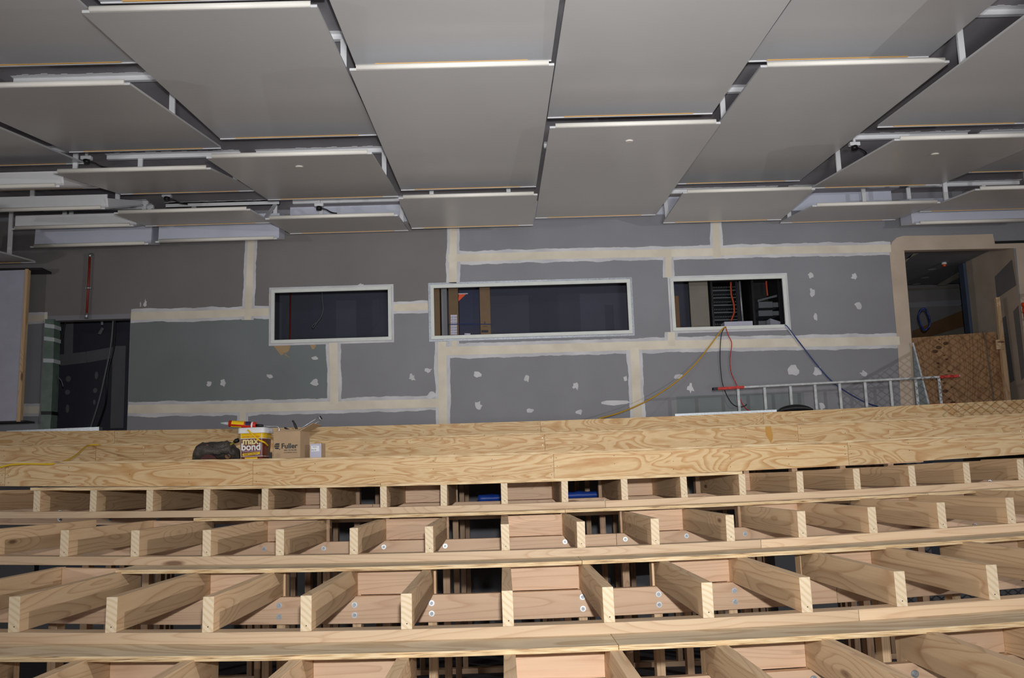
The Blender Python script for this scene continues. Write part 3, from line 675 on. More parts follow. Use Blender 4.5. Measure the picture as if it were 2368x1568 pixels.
# corridor behind the near doorway
YC = 13.3
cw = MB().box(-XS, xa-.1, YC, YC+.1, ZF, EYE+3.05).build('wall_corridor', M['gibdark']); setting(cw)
for ti, (nm, pts, w) in enumerate((('joint_tape', [(160, 740), (158, 832)], 20), ('joint_tape', [(120, 835), (200, 826), (262, 815)], 26), ('joint_tape', [(276, 800), (270, 990)], 30))):
    b = MB(); P = [at(x, y, YC-.004-.001*ti) for x, y in pts]
    for p, q in zip(P, P[1:]):
        t = (q-p).normalized(); s = Vector((-t.z, 0, t.x))*(w/F*YC/2); b.quad([p-s, q-s, q+s, p+s])
    b.build(nm, M['gib'], cw)
for px, py, rx, rz in ((158, 876, 6, 7), (223, 868, 4, 9), (156, 907, 6, 6), (220, 903, 5, 6), (156, 945, 4, 10), (218, 930, 3, 6)):
    c = at(px, py, YC-.004); b = MB(); b.quad([c+Vector((math.cos(2*pi*q/10)*rx, 0, math.sin(2*pi*q/10)*rz))*(YC/F) for q in range(10)]); b.build('filler_dab', M['gib'], cw)

def cable(name, pts, r, mat, label, cat, group=None, n=10, seg=6):
    b = MB(); b.tube(spline(pts, n), r, seg); o = b.build(name, mat); tag(o, label, cat, group); return o
cable('hanging_cable', [at(262, 736, YW+.2), at(256, 800, YW+.22), at(242, 870, YW+.2), at(228, 930, YW+.12), at(208, 993, YW-.15)], 0.012, M['cordgrey'], 'pale grey cable hanging through the near doorway to its steel threshold', 'cable')
cable('hanging_cable', [at(266, 736, YW+.25), at(264, 800, YW+.3), at(249, 862, YW+.3), at(245, 930, YW+.25), at(224, 993, YW-.1)], 0.012, M['black'], 'black cable hanging beside the grey one in the near doorway', 'cable')
cable('hanging_cable', [at(152, 740, YW+.5), at(146, 770, YW+.5), at(137, 800, YW+.5), at(124, 832, YW+.4)], 0.011, M['dark'], 'short dark cable looped behind the green wrapped jamb', 'cable')
cable('hanging_cable', [at(123, 858, YW+.1), at(132, 870, YW+.06), at(141, 879, YW+.05), at(146, 894, YW+.05)], 0.007, M['cordgrey'], 'thin grey wire end curling out below the white tape of the jamb', 'cable')
# conduit stub over the doorway
t = empty('light_fitting', at(236, 742, YW+.9)); tag(t, 'small white conduit stub with hanging tag behind the near doorway', 'light fitting')
MB().tube([at(236, 735, YW+.9), at(236, 752, YW+.9)], 0.018, 8).build('stub', M['tapew'], t)
MB().prism([at(226, 772, YW+.9), at(233, 774, YW+.9), at(240, 760, YW+.9), at(235, 757, YW+.9)], (0, .01, 0)).build('tag', M['gib'], t)
# green wrapped jamb
t = empty('wrapped_jamb', at(108, 998, YW-.02)); tag(t, 'door jamb wrapped in green plastic with white tape bands', 'wrapped post')
rings = []
for k in range(30):
    y = 738+(1000-738)*k/29; xl, xr = 104-11*(k/29), 125-9*(k/29)**1.5; c0, c1 = at(xl, y, YW-.035), at(xr, y, YW-.035)
    j = lambda s: (nz(k*.5, s)*.006)
    rings.append([c0+Vector((j(1), 0, 0)), c1+Vector((j(2), .0, 0)), c1+Vector((j(3), .17, 0)), c0+Vector((j(4), .17, 0))])
MB().loft(rings, 0, False).build('sleeve', M['green'], t)
for y, h, mt, sk in ((748, 9, 'tapew', 3), (778, 9, 'tapew', 3), (829, 9, 'tapew', 1), (951, 8, 'black', 0)):
    k = (y-738)/262; c = [at(103.5-11*k, y, YW-.040), at(126-9*k**1.5, y+sk, YW-.040), at(126-9*k**1.5, y+h+sk, YW-.040), at(103.5-11*k, y+h, YW-.040)]
    MB().prism(c, (0, .18, 0)).build('tape_band', M[mt], t)
p0, p1 = at(20, 999, YW-.25), at(233, 990, YW-.25)
tag(MB().slope(p0.x, p1.x, YW-.3, YW-.2, p0.z+.012, p1.z+.012, .045).build('steel_channel', M['zinc']), 'galvanised steel channel lying across the foot of the near doorway', 'steel channel')
# red sprinkler pipe
t = empty('sprinkler_pipe', at(200, 737, YW-.06)); tag(t, 'short red oxide pipe clipped upright to the wall above the doorway', 'pipe')
MB().tube([at(207.5, 594, YW-.06), at(205, 650, YW-.06), at(200.5, 727, YW-.06)], 0.016, 10).build('pipe', M['rust'], t)
MB().tube([at(207.5, 594, YW-.06), at(208, 590, YW-.065), at(213, 588, YW-.01)], 0.019, 8).build('elbow', M['zinc'], t)
b = MB(); b.tube([at(200.5, 724, YW-.06), at(199.5, 737, YW-.06)], 0.021, 10); b.build('end_fitting', M['zinc'], t)
b = MB(); c = at(204, 666, YW-.06); b.tube([c-Vector((0, 0, .012)), c+Vector((0, 0, .012))], 0.023, 10); b.box(c.x-.035, c.x+.035, c.y+.0, c.y+.06, c.z-.008, c.z+.008); b.build('clip', M['zinc'], t)
# wrap-faced board at the edge
t = empty('wrapped_board', at(20, 974, YW-.3)); tag(t, 'tall board faced in pale building wrap with a timber edge strip', 'board')
pa = [at(-60, 975, YW-.32), at(41, 973, YW-.32), at(60, 624, YW-.32), at(-60, 628, YW-.32)]
MB().prism(pa, (0, .05, 0)).build('sheet', M['wrap'], t)
MB().prism([at(38, 975, YW-.33), at(46, 975, YW-.33), at(65, 622, YW-.33), at(58, 622, YW-.33)], (0, .07, 0)).build('edge_strip', M['pine_z'], t)
MB().prism([at(-60, 625.5, YW-.31), at(97, 624, YW-.31), at(97, 619, YW-.31), at(-60, 621, YW-.31)], (0, .25, 0)).build('head_channel', M['black'], t)
MB().prism([at(-60, 979, YW-.31), at(57, 976, YW-.31), at(57, 972, YW-.31), at(-60, 974, YW-.31)], (0, .25, 0)).build('foot_channel', M['dark'], t)

# contents seen through the windows
p = at(672, 660, YB-.05); q = at(671, 800, YB-.05)
tag(MB().tube([Vector((p.x, YB-.05, EYE+3.04)), Vector((q.x-.02, YB-.05, ZF+.002))], 0.012, 8).build('riser_pipe', M['rust']), 'thin dark red pipe rising inside the small window room', 'pipe')
cable('hanging_wire', [at(745, 660, YW+.7), at(745, 690, YW+.7), at(747, 715, YW+.7), at(743, 732, YW+.7), at(733, 746, YW+.7), at(725, 757, YW+.7), at(722, 754, YW+.7), at(731, 746, YW+.7)], 0.005, M['cordgrey'], 'thin wire with a looped end hanging inside the small window', 'wire')
def cbox(name, x0, x1, y, d, ztop, mats, label, cat, group=None):
    p, q = at(x0, 720, y), at(x1, 720, y)
    b = MB().box(p.x, q.x, y, y+d, ZF+.001, ztop); o = b.build(name, mats); tag(o, label, cat, group); return o
B2 = YW+0.55
bx1 = cbox('carton', 985, 1017, B2, .35, EYE+2.75, M['carton'], 'tall cardboard carton cut off by the window frame edge', 'carton', 'tall cartons behind the middle window')
bx2 = cbox('carton', 1038, 1060, B2, .35, EYE+2.75, M['carton'], 'tall cardboard carton with a white paper label in the middle window', 'carton', 'tall cartons behind the middle window')
bx3 = cbox('carton', 1110, 1134, B2, .35, EYE+2.75, M['carton'], 'tall cardboard carton printed with a black arrow in the middle window', 'carton', 'tall cartons behind the middle window')
cbox('foil_roll', 1021, 1034, B2+.1, .12, EYE+2.7, M['gib'], 'grey wrapped roll standing between two tall cartons', 'roll')
cbox('navy_panel', 1062, 1109, B2+.12, .1, EYE+2.6, M['navy'], 'dark navy panel with an orange corner sticker between two cartons', 'panel')
nv = COL.objects['navy_panel']
MB().prism([at(1060, 697, B2+.118), at(1078, 680, B2+.118), at(1061, 680, B2+.118)], (0, .001, 0)).build('sticker', M['orange'], nv)
MB().prism([at(1060, 680.5, B2+.117), at(1082, 680, B2+.117), at(1082, 678, B2+.117), at(1060, 678.5, B2+.117)], (0, .001, 0)).build('sticker_edge', M['paper'], nv)
b = MB()
pp = [at(1042, 774, B2-.002), at(1057, 774, B2-.002), at(1057, 728, B2-.002), at(1042, 728, B2-.002)]
MB().prism(pp, (0, .0015, 0)).build('paper_label', M['paper'], bx2)
for k in range(7): lettering('LOT %d' % (4070+k), 0.022, at(1049.5, 735+k*6, B2-.0035), (1, 0, 0), (0, 0, 1), M['dark'], bx2)
MB().prism([at(1118.5, 748, B2-.002), at(1123.5, 748, B2-.002), at(1121, 742, B2-.002)], (0, .001, 0)).build('arrow', M['black'], bx3)
MB().prism([at(1120.3, 751, B2-.002), at(1121.7, 751, B2-.002), at(1121.7, 748, B2-.002), at(1120.3, 748, B2-.002)], (0, .001, 0)).build('arrow', M['black'], bx3)
lettering('METER', 0.018, at(1121.5, 756, B2-.002), (1, 0, 0), (0, 0, 1), M['dark'], bx3)
MB().prism([at(1113, 769, B2-.002), at(1129, 769, B2-.002), at(1129, 763.5, B2-.002), at(1113, 763.5, B2-.002)], (0, .001, 0)).build('print_block', M['dark'], bx3)
cable('blue_strap', [at(1036, 750, B2-.006), at(1080, 749, B2-.012), at(1100, 749.5, B2-.012), at(1136, 750, B2-.006)], 0.006, M['blue'], 'blue strap tied across the two cartons and navy panel', 'strap')
c = at(1086, 773, YW+.06)
tag(MB().tube([at(1074, 772.5, YW+.08), at(1088, 773, YW+.08)], 0.012, 8).build('sealant_tube', M['paper']), 'small white tube lying on the sill of the wide window', 'tube')

# equipment behind the third window
cbox('plank', 1556, 1571, YW+.5, .05, EYE+2.4, M['tanboard'], 'brown board standing at the edge inside the cable window', 'board')
cbox('cream_board', 1597, 1640, YW+.9, .05, EYE+2.9, M['cream'], 'cream board standing beside the slotted rack in the cable window', 'board')
def rack(name, x0, x1, y, d, label):
    p, q = at(x0, 700, y), at(x1, 700, y); root = empty(name, ((p.x+q.x)/2, y, ZF)); tag(root, label, 'equipment rack')
    zt = EYE+2.7
    b = MB(); b.box(p.x, p.x+.03, y, y+d, ZF+.001, zt); b.box(q.x-.03, q.x, y, y+d, ZF+.001, zt); b.box(p.x+.03, q.x-.03, y+d-.02, y+d, ZF+.001, zt); b.box(p.x+.03, q.x-.03, y, y+d-.02, zt-.03, zt); b.build('cabinet', M['black'], root)
    return root, p.x+.03, q.x-.03, zt
rk, xa_, xb_, zt = rack('slotted_rack', 1645, 1708, YW+.95, .5, 'black slotted rack with thin silver shelves in the cable window')
k = 0; z = EYE+1.6
while z < zt-.1:
    MB().box(xa_, xb_, YW+.97, YW+1.4, z, z+.012).build('shelf', M['dim'], rk)
    b = MB()
    for q in range(14): b.box(xa_+.012+q*.023, xa_+.020+q*.023, YW+.965, YW+.975, z+.04, z+.06)
    b.build('vent_slot', M['dim'], rk); z += .105
rk2, xa2, xb2, zt2 = rack('device_rack', 1740, 1806, YW+.6, .5, 'black rack holding cabled silver devices in the cable window')
for k, (ya, yb2) in enumerate(((698, 711), (718, 730), (742, 752))):
    pa, pb = at(1754, ya, YW+.62), at(1803, yb2, YW+.62)
    MB().box(pa.x, pb.x-.09, YW+.62, YW+1.0, pb.z, pa.z).build('device', M['dim'], rk2, bevel=.004)
    MB().box(pb.x-.085, pb.x, YW+.64, YW+1.0, pb.z+.01, pa.z-.01).build('device', M['cordgrey'], rk2, bevel=.004)
b = MB()
for k in range(6): b.tube(spline([at(1752, 694+k*.8, YW+.6), at(1775, 688+k*.6, YW+.6), at(1797, 682+k*.8, YW+.6)], 5), .005, 5)
b.build('cable_loom', M['cordgrey'], rk2)
for k, pts in enumerate(([(1690, 652), (1691, 680), (1697, 705), (1697, 725), (1690, 742)], [(1772, 650), (1773, 665), (1775, 684)])):
    cable('orange_conduit', [at(x, y, YW+.55-(.2 if k else 0)) for x, y in pts], .013, M['dimorange'], ['long orange conduit curving down in front of the slotted rack', 'short orange conduit dropping behind the device rack'][k], 'conduit')
tag(MB().tube([at(1710, 650, YW+.8), at(1718, 745, YW+.8)], .014, 8).build('grey_conduit', M['alu']), 'straight grey conduit between the two racks in the cable window', 'conduit')
pa, pb = at(1675, 744, YW+.3), at(1742, 764, YW+.3)
t = empty('wall_box', ((pa.x+pb.x)/2, YW+.3, pb.z)); tag(t, 'pale silver equipment box just behind the cable window sill', 'equipment box')
MB().box(pa.x, pb.x, YW+.3, YW+.5, ZF+.001, pa.z).build('case', M['wrap'], t, bevel=.004)
c = at(1726, 754, YW+.299); MB().box(c.x-.03, c.x+.03, YW+.297, YW+.3, c.z-.007, c.z+.007).build('socket', M['black'], t)
pa, pb = at(1780, 737, YW+.3), at(1810, 762, YW+.3)
tag(MB().hexa([(pa.x, YW+.28, ZF+.001), (pb.x, YW+.38, ZF+.001), (pb.x, YW+.5, ZF+.001), (pa.x, YW+.45, ZF+.001), (pa.x, YW+.28, pa.z), (pb.x, YW+.38, pa.z-.03), (pb.x, YW+.5, pa.z-.03), (pa.x, YW+.45, pa.z)]).build('angled_box', M['wrap']), 'smaller silver box turned askew at the corner of the cable window', 'equipment box')

# cables draped over the sill
yw = YW-.03
cable('yellow_cable', [at(1688, 756, YW+.05), at(1676, 757, YW-.03), at(1665, 768, yw), at(1640, 802, yw), at(1605, 845, yw-.03), at(1560, 886, yw-.08), at(1500, 925, yw-.2), at(1440, 952, yw-.4), at(1385, 968, yw-.6)], .0085, M['ochre'], 'yellow cable running from the window sill down to the platform', 'cable')
cable('black_cable', [at(1676, 757, YW-.03), at(1668, 775, yw), at(1665, 820, yw), at(1667, 860, yw), at(1673, 895, yw), at(1690, 930, yw-.05), at(1708, 941, yw-.1), at(1724, 938, yw-.1), at(1726, 934, yw-.1)], .006, M['black'], 'thin black cable drooping from the window sill behind the ladder', 'cable')
cable('red_cable', [at(1678, 757, YW-.03), at(1684, 775, yw), at(1692, 795, yw), at(1688, 830, yw), at(1691, 862, yw), at(1704, 892, yw), at(1710, 918, yw-.05), at(1722, 942, yw-.1), at(1742, 955, yw-.2)], .006, M['redpaint'], 'thin red cable hanging from the window sill to the ladder rung', 'cable')
cable('blue_cable', [at(1808, 751, YW+.05), at(1818, 753, YW-.03), at(1830, 768, yw), at(1855, 800, yw), at(1890, 845, yw), at(1925, 883, yw), at(1960, 908, yw-.03), at(2000, 930, yw-.08), at(2030, 940, yw-.2)], .0085, M['blue'], 'dark blue cable sloping from the window corner down behind the ladder', 'cable')
cable('grey_cable', [at(1806, 751, YW+.05), at(1816, 754, YW-.03), at(1826, 766, yw), at(1845, 792, yw), at(1850, 800, yw)], .007, M['tapew'], 'short pale cable end beside the blue one at the window corner', 'cable')
p = at(95, 1072, YR[1]-.03)
cable('yellow_hose', [at(0, 1081, YR[1]-.03), at(25, 1075, YR[1]-.03), at(60, 1073, YR[1]-.02), at(122, 1073, YR[1]-.01)]+[at(150, 1066, YR[1]+.25), at(168, 1058, YR[1]+.5), at(183, 1047, YR[1]+.8), at(195, 1036, YR[1]+1.1), at(207, 1029.5, YR[0]-.03), at(230, 1028.5, YR[0]-.02)], .0075, M['yellow'], 'thin yellow hose trailing over the lowest and middle plywood steps', 'hose')

# ladder lying on its side on the platform
YL = 10.75
t = empty('ladder', at(1900, 950, YL)); tag(t, 'worn aluminium ladder lying on its side along the top platform', 'ladder')
tl, tr = at(1648, 897, YL), at(2218, 867, YL); zb0, zb1 = pz(tl.x)+.001, pz(tr.x)+.001
def rail(pa, pb, nm):
    MB().hexa([pa+Vector((0, -.03, -.026)), pb+Vector((0, -.03, -.026)), pb+Vector((0, .03, -.026)), pa+Vector((0, .03, -.026)), pa+Vector((0, -.03, .0)), pb+Vector((0, -.03, .0)), pb+Vector((0, .03, .0)), pa+Vector((0, .03, .0))]).build(nm, M['alu'], t, bevel=.003)
rail(tl, tr, 'rail')
bl, br = Vector((tl.x+.0, YL, zb0+.026)), Vector((tr.x-.0, YL, zb1+.026))
rail(bl, br, 'rail')
for px in (1709, 1770, 1830, 1887, 1944, 2003, 2062, 2121, 2175):
    top = at(px-3, 885, YL); k = (top.x-tl.x)/(tr.x-tl.x); zt_ = tl.z+(tr.z-tl.z)*k-.026; zb_ = zb0+(zb1-zb0)*k+.026
    MB().box(top.x-.018, top.x+.014, YL-.012, YL+.012, zb_, zt_).build('rung', M['alu'], t, bevel=.003)
dl_ = (tr-tl)
for a_, b2, base, mt in ((0.0, .018, tl, 'dark'), (0.018, .125, tl, 'redpaint'), (0.915, .995, tl, 'redpaint'), (0.87, .99, bl, 'redpaint')):
    dd = (tr-tl) if base is tl else (br-bl)
    pa, pb = base+dd*a_, base+dd*b2; e = .0022
    MB().hexa([pa+Vector((0, -.03-e, -.026-e)), pb+Vector((0, -.03-e, -.026-e)), pb+Vector((0, .03+e, -.026-e)), pa+Vector((0, .03+e, -.026-e)), pa+Vector((0, -.03-e, e)), pb+Vector((0, -.03-e, e)), pb+Vector((0, .03+e, e)), pa+Vector((0, .03+e, e))]).build('painted_end' if mt != 'dark' else 'end_cap', M[mt], t)
# steel strip on the platform edge
p0, p1 = at(1560, 962, YR[-1]+.06), at(1794, 949, YR[-1]+.06)
tag(MB().slope(p0.x, p1.x, YR[-1]+.03, YR[-1]+.09, pz(p0.x)+.026, pz(p1.x)+.026, .025).build('metal_strip', M['zinc']), 'shiny steel strip lying on the platform edge in front of the ladder foot', 'metal strip')
p0, p1 = at(1798, 946, YL-.35), at(1876, 941, YL-.35); n = 10
rings = []
for k in range(n+1):
    x = p0.x+(p1.x-p0.x)*k/n; r_ = .012+.03*math.sin(pi*min(1, k/n*1.0))**.6
    rings.append([Vector((x, YL-.35+math.cos(2*pi*q/10)*.07, pz(x)+.001+max(0, r_*(1+math.sin(2*pi*q/10))))) for q in range(10)])
tag(MB().loft(rings).build('black_sack', M['black']), 'flat black sack lying on the platform behind the steel strip', 'sack')

# far doorway room
setting(MB().box(DR[1]+.0, DR[1]+.12, YW+.12, 13.05, ZF, EYE+3.05).build('wall_lobby_side', M['plaster']))
lw = COL.objects['wall_lobby_side']
def side_patch(pts, mt, x=None):
    x = DR[1]-.003; b = MB(); b.quad([atx(px, py, x) for px, py in pts]); b.build('board_panel', M[mt], lw)
side_patch([(2300, 640), (2340, 600), (2350, 660), (2305, 690)], 'gibbrown'); side_patch([(2343, 720), (2355, 706), (2372, 870), (2362, 880)], 'gibbrown'); side_patch([(2318, 736), (2326, 730), (2346, 880), (2336, 886)], 'gibbrown')
setting(MB().box(xb+.1, XS, 15.2, 15.3, ZF, EYE+3.05).build('wall_lobby', M['gibbrown']))
lb = COL.objects['wall_lobby']; cb = COL.objects['ceiling_back']
def onceil(px, py):
    p = at(px, py, 1.0); k = (3.05-.004)/(p.z-EYE); return Vector((p.x*k, k, EYE+3.046))
zd = DR[3]
setting(MB().box(xb+.1, XS, YW+.121, 14.6, zd+.10, zd+.2).build('ceiling_lobby', M['gib']))
lc = COL.objects['ceiling_lobby']
def onlc(px, py):
    p = at(px, py, 1.0); zz = zd+.097; k = (zz-EYE)/(p.z-EYE); return Vector((p.x*k, k, zz))
for pts in ([(2165, 660), (2185, 660), (2330, 580), (2300, 580)], [(2092, 610), (2094, 600), (2125, 586), (2112, 586)], [(2262, 665), (2275, 665), (2345, 585), (2335, 582)], [(2098, 668), (2250, 660), (2250, 664), (2098, 672)]):
    b = MB(); b.quad([onlc(*q) for q in pts]); b.build('joint_tape', M['core'], lc)
for px, py in ((2155, 623), (2140, 642), (2120, 657), (2240, 640), (2280, 620), (2265, 628)):
    c = onlc(px, py); b = MB(); b.quad([c+Vector((math.cos(2*pi*q/10)*.06, math.sin(2*pi*q/10)*.06, 0)) for q in range(10)]); b.build('filler_dab', M['rim'], lc)
c = onlc(2183, 607); t = empty('smoke_detector', c); tag(t, 'small white and orange detector on the lobby ceiling', 'detector')
MB().tube([c, c-Vector((0, 0, .03))], .035, 12).build('base', M['white'], t); MB().tube([c-Vector((0, 0, .03)), c-Vector((0, 0, .06))], .022, 10).build('cover', M['orange'], t)
for pts, mt in (([(2100, 700), (2244, 692), (2244, 706), (2100, 712)], 'gib'), ([(2110, 765), (2240, 712), (2240, 752), (2110, 790)], 'tanboard'), ([(2120, 740), (2225, 705), (2240, 700), (2240, 712), (2120, 760)], 'gibbrown'), ([(2180, 770), (2244, 755), (2244, 800), (2180, 800)], 'cream')):
    b = MB(); b.prism([at(x, y, 15.19) for x, y in reversed(pts)], (0, .008, 0)); b.build('board_panel', M[mt], lb)
p, q = at(2252, 800, 13.0), at(2268, 800, 13.0)
tag(MB().box(p.x, p.x+.1, 13.06, 13.2, ZF+.001, zd+.09).build('steel_post', flat('blue_grey_steel', srgb(84, 96, 118), .5)), 'blue grey steel post at the corner of the far lobby', 'steel post')
b = MB(); c = at(2138, 738, 12.9)
pts = [c+Vector((math.cos(a)*.075, .02*math.sin(3*a), math.sin(a)*.15)) for a in [2*pi*k/48 for k in range(97)]]
pts = [p_+Vector((0, .002*k/10, 0.006*math.sin(k))) for k, p_ in enumerate(pts)]
b.tube(pts, .012, 6); tag(b.build('cable_coil', M['blue']), 'blue cable coil hanging in the far lobby above the plywood sheet', 'cable coil')
t = empty('plywood_sheet', at(2210, 935, YW+.25)); tag(t, 'knotty plywood sheet standing upright across the far doorway', 'plywood sheet')
YS = YW+.25
pp = [Vector((at(2100, 945, YS).x, YS, ZF+.001)), Vector((at(2332, 938, YS).x, YS, ZF+.001)), at(2302, 767, YS), at(2100, 782, YS)]
MB().prism(pp, (0, .018, 0)).build('sheet', M['plydark'], t)
for k in range(17):
    py = 785+k*9.2; px = 2172+14*math.sin(k*1.7)+k*1.2; rx = random.choice((3, 4, 7)); c = at(px, py, YS-.0012)
    b = MB(); b.quad([c+Vector((math.cos(2*pi*q/10)*rx, 0, math.sin(2*pi*q/10)*rx*.6))*(YS/F) for q in range(10)]); b.build('knot', flat('knot_brown', srgb(84, 52, 32), .7) if k == 0 else bpy.data.materials['knot_brown'], t)
cable('grey_lead', [at(2273, 765, YS-.02), at(2280, 790, YS-.02), at(2285, 830, YS-.02), at(2291, 870, YS-.02), at(2300, 934, YS-.02)], .005, M['cordgrey'], 'thin grey lead hanging down the face of the knotty plywood sheet', 'cable')
t = empty('timber_post', at(2340, 930, YW+.2)); tag(t, 'upright timber prop with a cross block beside the plywood sheet', 'timber prop')
MB().prism([at(2328, 932, YW+.2), at(2339, 932, YW+.2), at(2312, 687, YW+.2), at(2303, 688, YW+.2)], (0, .05, 0)).build('post', M['pine_z'], t)
MB().prism([at(2305, 808, YW+.18), at(2325, 807, YW+.18), at(2323, 784, YW+.18), at(2303, 786, YW+.18)], (0, .02, 0)).build('cross_block', M['pine_x'], t)
t = empty('leaning_panel', at(2130, 935, YW-.1)); tag(t, 'narrow grey panel with a white edge leaning in the far doorway', 'panel')
MB().prism([Vector((at(2118, 935, YW-.06).x, YW-.06, pz(5.5)+.001)), Vector((at(2150, 935, YW-.06).x, YW-.06, pz(5.5)+.001)), at(2111, 797, YW-.06)], (0, .02, 0)).build('sheet', M['gibgreen'], t)
MB().prism([at(2146, 934, YW-.07), at(2150, 933, YW-.07), at(2113, 792, YW-.07), at(2110, 793, YW-.07)], (0, .03, 0)).build('edge_strip', M['tapew'], t)
# orange hazard bollard at the frame edge
t = empty('hazard_post', at(2378, 925, YW-.3)); tag(t, 'orange hazard post hung with orange mesh at the far doorway jamb', 'hazard post')
p0 = at(2374, 705, YW-.3); zz = pz(p0.x)+.001
MB().tube([(p0.x, YW-.3, zz), (p0.x, YW-.3, zz+.05)], .13, 20).build('base', M['orange'], t)
MB().tube([(p0.x, YW-.3, zz+.05), (p0.x, YW-.3, p0.z)], .05, 16).build('post', M['orange'], t)
for y0, y1, r_, mt in ((700, 708, .058, 'orange'), (712, 722, .055, 'orange'), (745, 760, .052, 'tapew')):
    a_, b2 = at(2374, y0, YW-.3).z, at(2374, y1, YW-.3).z
    MB().tube([(p0.x, YW-.3, b2), (p0.x, YW-.3, a_)], r_, 16).build('band', M[mt], t)
b = MB()
for k in range(9):
    b.tube(spline([(p0.x-.06+k*.016, YW-.37, p0.z-.55), (p0.x-.08+k*.02, YW-.38, p0.z-.8), (p0.x-.06+k*.015, YW-.37, p0.z-1.05)], 5), .004, 5)
for k in range(9):
    b.tube([(p0.x-.09, YW-.375, p0.z-.6-k*.05), (p0.x+.08, YW-.375, p0.z-.63-k*.05)], .004, 5)
b.build('mesh_netting', M['orange'], t)

# ------------------------------------------------------------------ things on the lowest plywood step
YO = YR[1]+0.16
sc = YO/F
def tz(x): return TT[1](x)+.001
# bucket
def rrect(cx, cy, z, hw, hd, r, ang, n=5):
    out = []
    for sx, sy, a0 in ((1, 1, 0), (-1, 1, pi/2), (-1, -1, pi), (1, -1, 3*pi/2)):
        for k in range(n+1):
            a = a0+pi/2*k/n; x, y = sx*(hw-r)+r*math.cos(a), sy*(hd-r)+r*math.sin(a)
            out.append(Vector((cx+x*math.cos(ang)-y*math.sin(ang), cy+x*math.sin(ang)+y*math.cos(ang), z)))
    return out
bc = at(591, 1060, YO+.12); bz = tz(bc.x); cx, cy = bc.x, YO+.12; ANG = -0.12
top = at(592, 989, YO+.05).z; H = top-bz
t = empty('adhesive_bucket', (cx, cy, bz)); tag(t, 'square brown adhesive bucket with white lid and yellow handle on the plywood step', 'bucket')
def lvl(f, hw): return rrect(cx, cy, bz+H*f, hw, hw, .03, ANG)
w0, w1 = .096, .109
ww = lambda f: w0+(w1-w0)*f
MB().loft([lvl(f, ww(f)) for f in (0, .09, .3, .6, .66)]).build('body', M['brown'], t)
MB().loft([lvl(f, ww(f)+.0006) for f in (.66, .70, .83)]).build('upper_band', M['yellow'], t)
MB().loft([lvl(f, ww(f)+.0012) for f in (.645, .665)]).build('white_line', M['white'], t)
MB().loft([lvl(f, ww(f)+.0012) for f in (.085, .1)]).build('white_line', M['white'], t)
MB().loft([lvl(.82, ww(1)+.008), lvl(.835, ww(1)+.009), lvl(.985, ww(1)+.008), lvl(1.0, ww(1)+.002)]).build('lid', M['white'], t)
ux = Vector((math.cos(ANG), math.sin(ANG), 0)); nf = Vector((math.sin(ANG), -math.cos(ANG), 0)); uz = Vector((0, 0, 1))
def face(u, f, off=.002): return Vector((cx, cy, bz+H*f))+ux*u+nf*(ww(f)+off)
uf = (Vector((0, 0, H))+nf*(w1-w0)).normalized()
lettering('max', .082, face(-.005, .475), ux, uf, flat('cream_print', srgb(236, 222, 160), .5), t, bold=.0022)
lettering('bond', .082, face(0, .29), ux, uf, M['white'], t, bold=.0022)
lettering('CONSTRUCTION ADHESIVE', .0125, face(0, .235), ux, uf, M['paper'], t)
lettering('ADHESIVE DIRECT TO MOST SURFACES', .0088, face(0, .70, .004), ux, uf, M['redpaint'], t)
pa, pb, pc, pd = face(-.075, .115, .003), face(.075, .155, .003), face(.075, .225, .003), face(-.075, .185, .003)
MB().prism([pa, pb, pc, pd], -nf*.002).build('sticker', M['yellow'], t)
lettering('EASIER TO GUN OUT', .0125, face(0, .155, .0045), ux+uz*.07, uz-ux*.07, M['dark'], t)
MB().prism([face(-.055, .0, .002), face(.055, .0, .002), face(.055, .06, .003), face(-.055, .06, .003)], -nf*.003).build('sticker', M['yellow'], t)
s2 = Vector((ux.x*0+math.cos(ANG), math.sin(ANG), 0))
def sideface(v, f, off=.002): return Vector((cx, cy, bz+H*f))+ux*(ww(f)+off)-nf*v
hp = [face(-.022, .92, .012), face(.005, .83, .02), face(.04, .71, .026), face(.08, .585, .026), face(.105, .52, .014)+ux*.012, sideface(-.06, .465, .014), sideface(-.02, .43, .010)]
for u_ in (-.086, .093):
    MB().prism([face(u_-.0012, .1), face(u_+.0012, .1), face(u_+.0012, .83), face(u_-.0012, .83)], -nf*.001).build('white_line', M['white'], t)
dm = [sideface(.0, .64), sideface(.026, .50), sideface(.0, .36), sideface(-.026, .50), sideface(.0, .64)]
MB().tube(dm, .0009, 4).build('emblem', M['cordgrey'], t)
lettering('1.8 litres', .0095, face(.055, .125), ux, uf, M['paper'], t)
MB().tube(spline(hp, 6), .0075, 8).build('handle', M['yellow'], t)
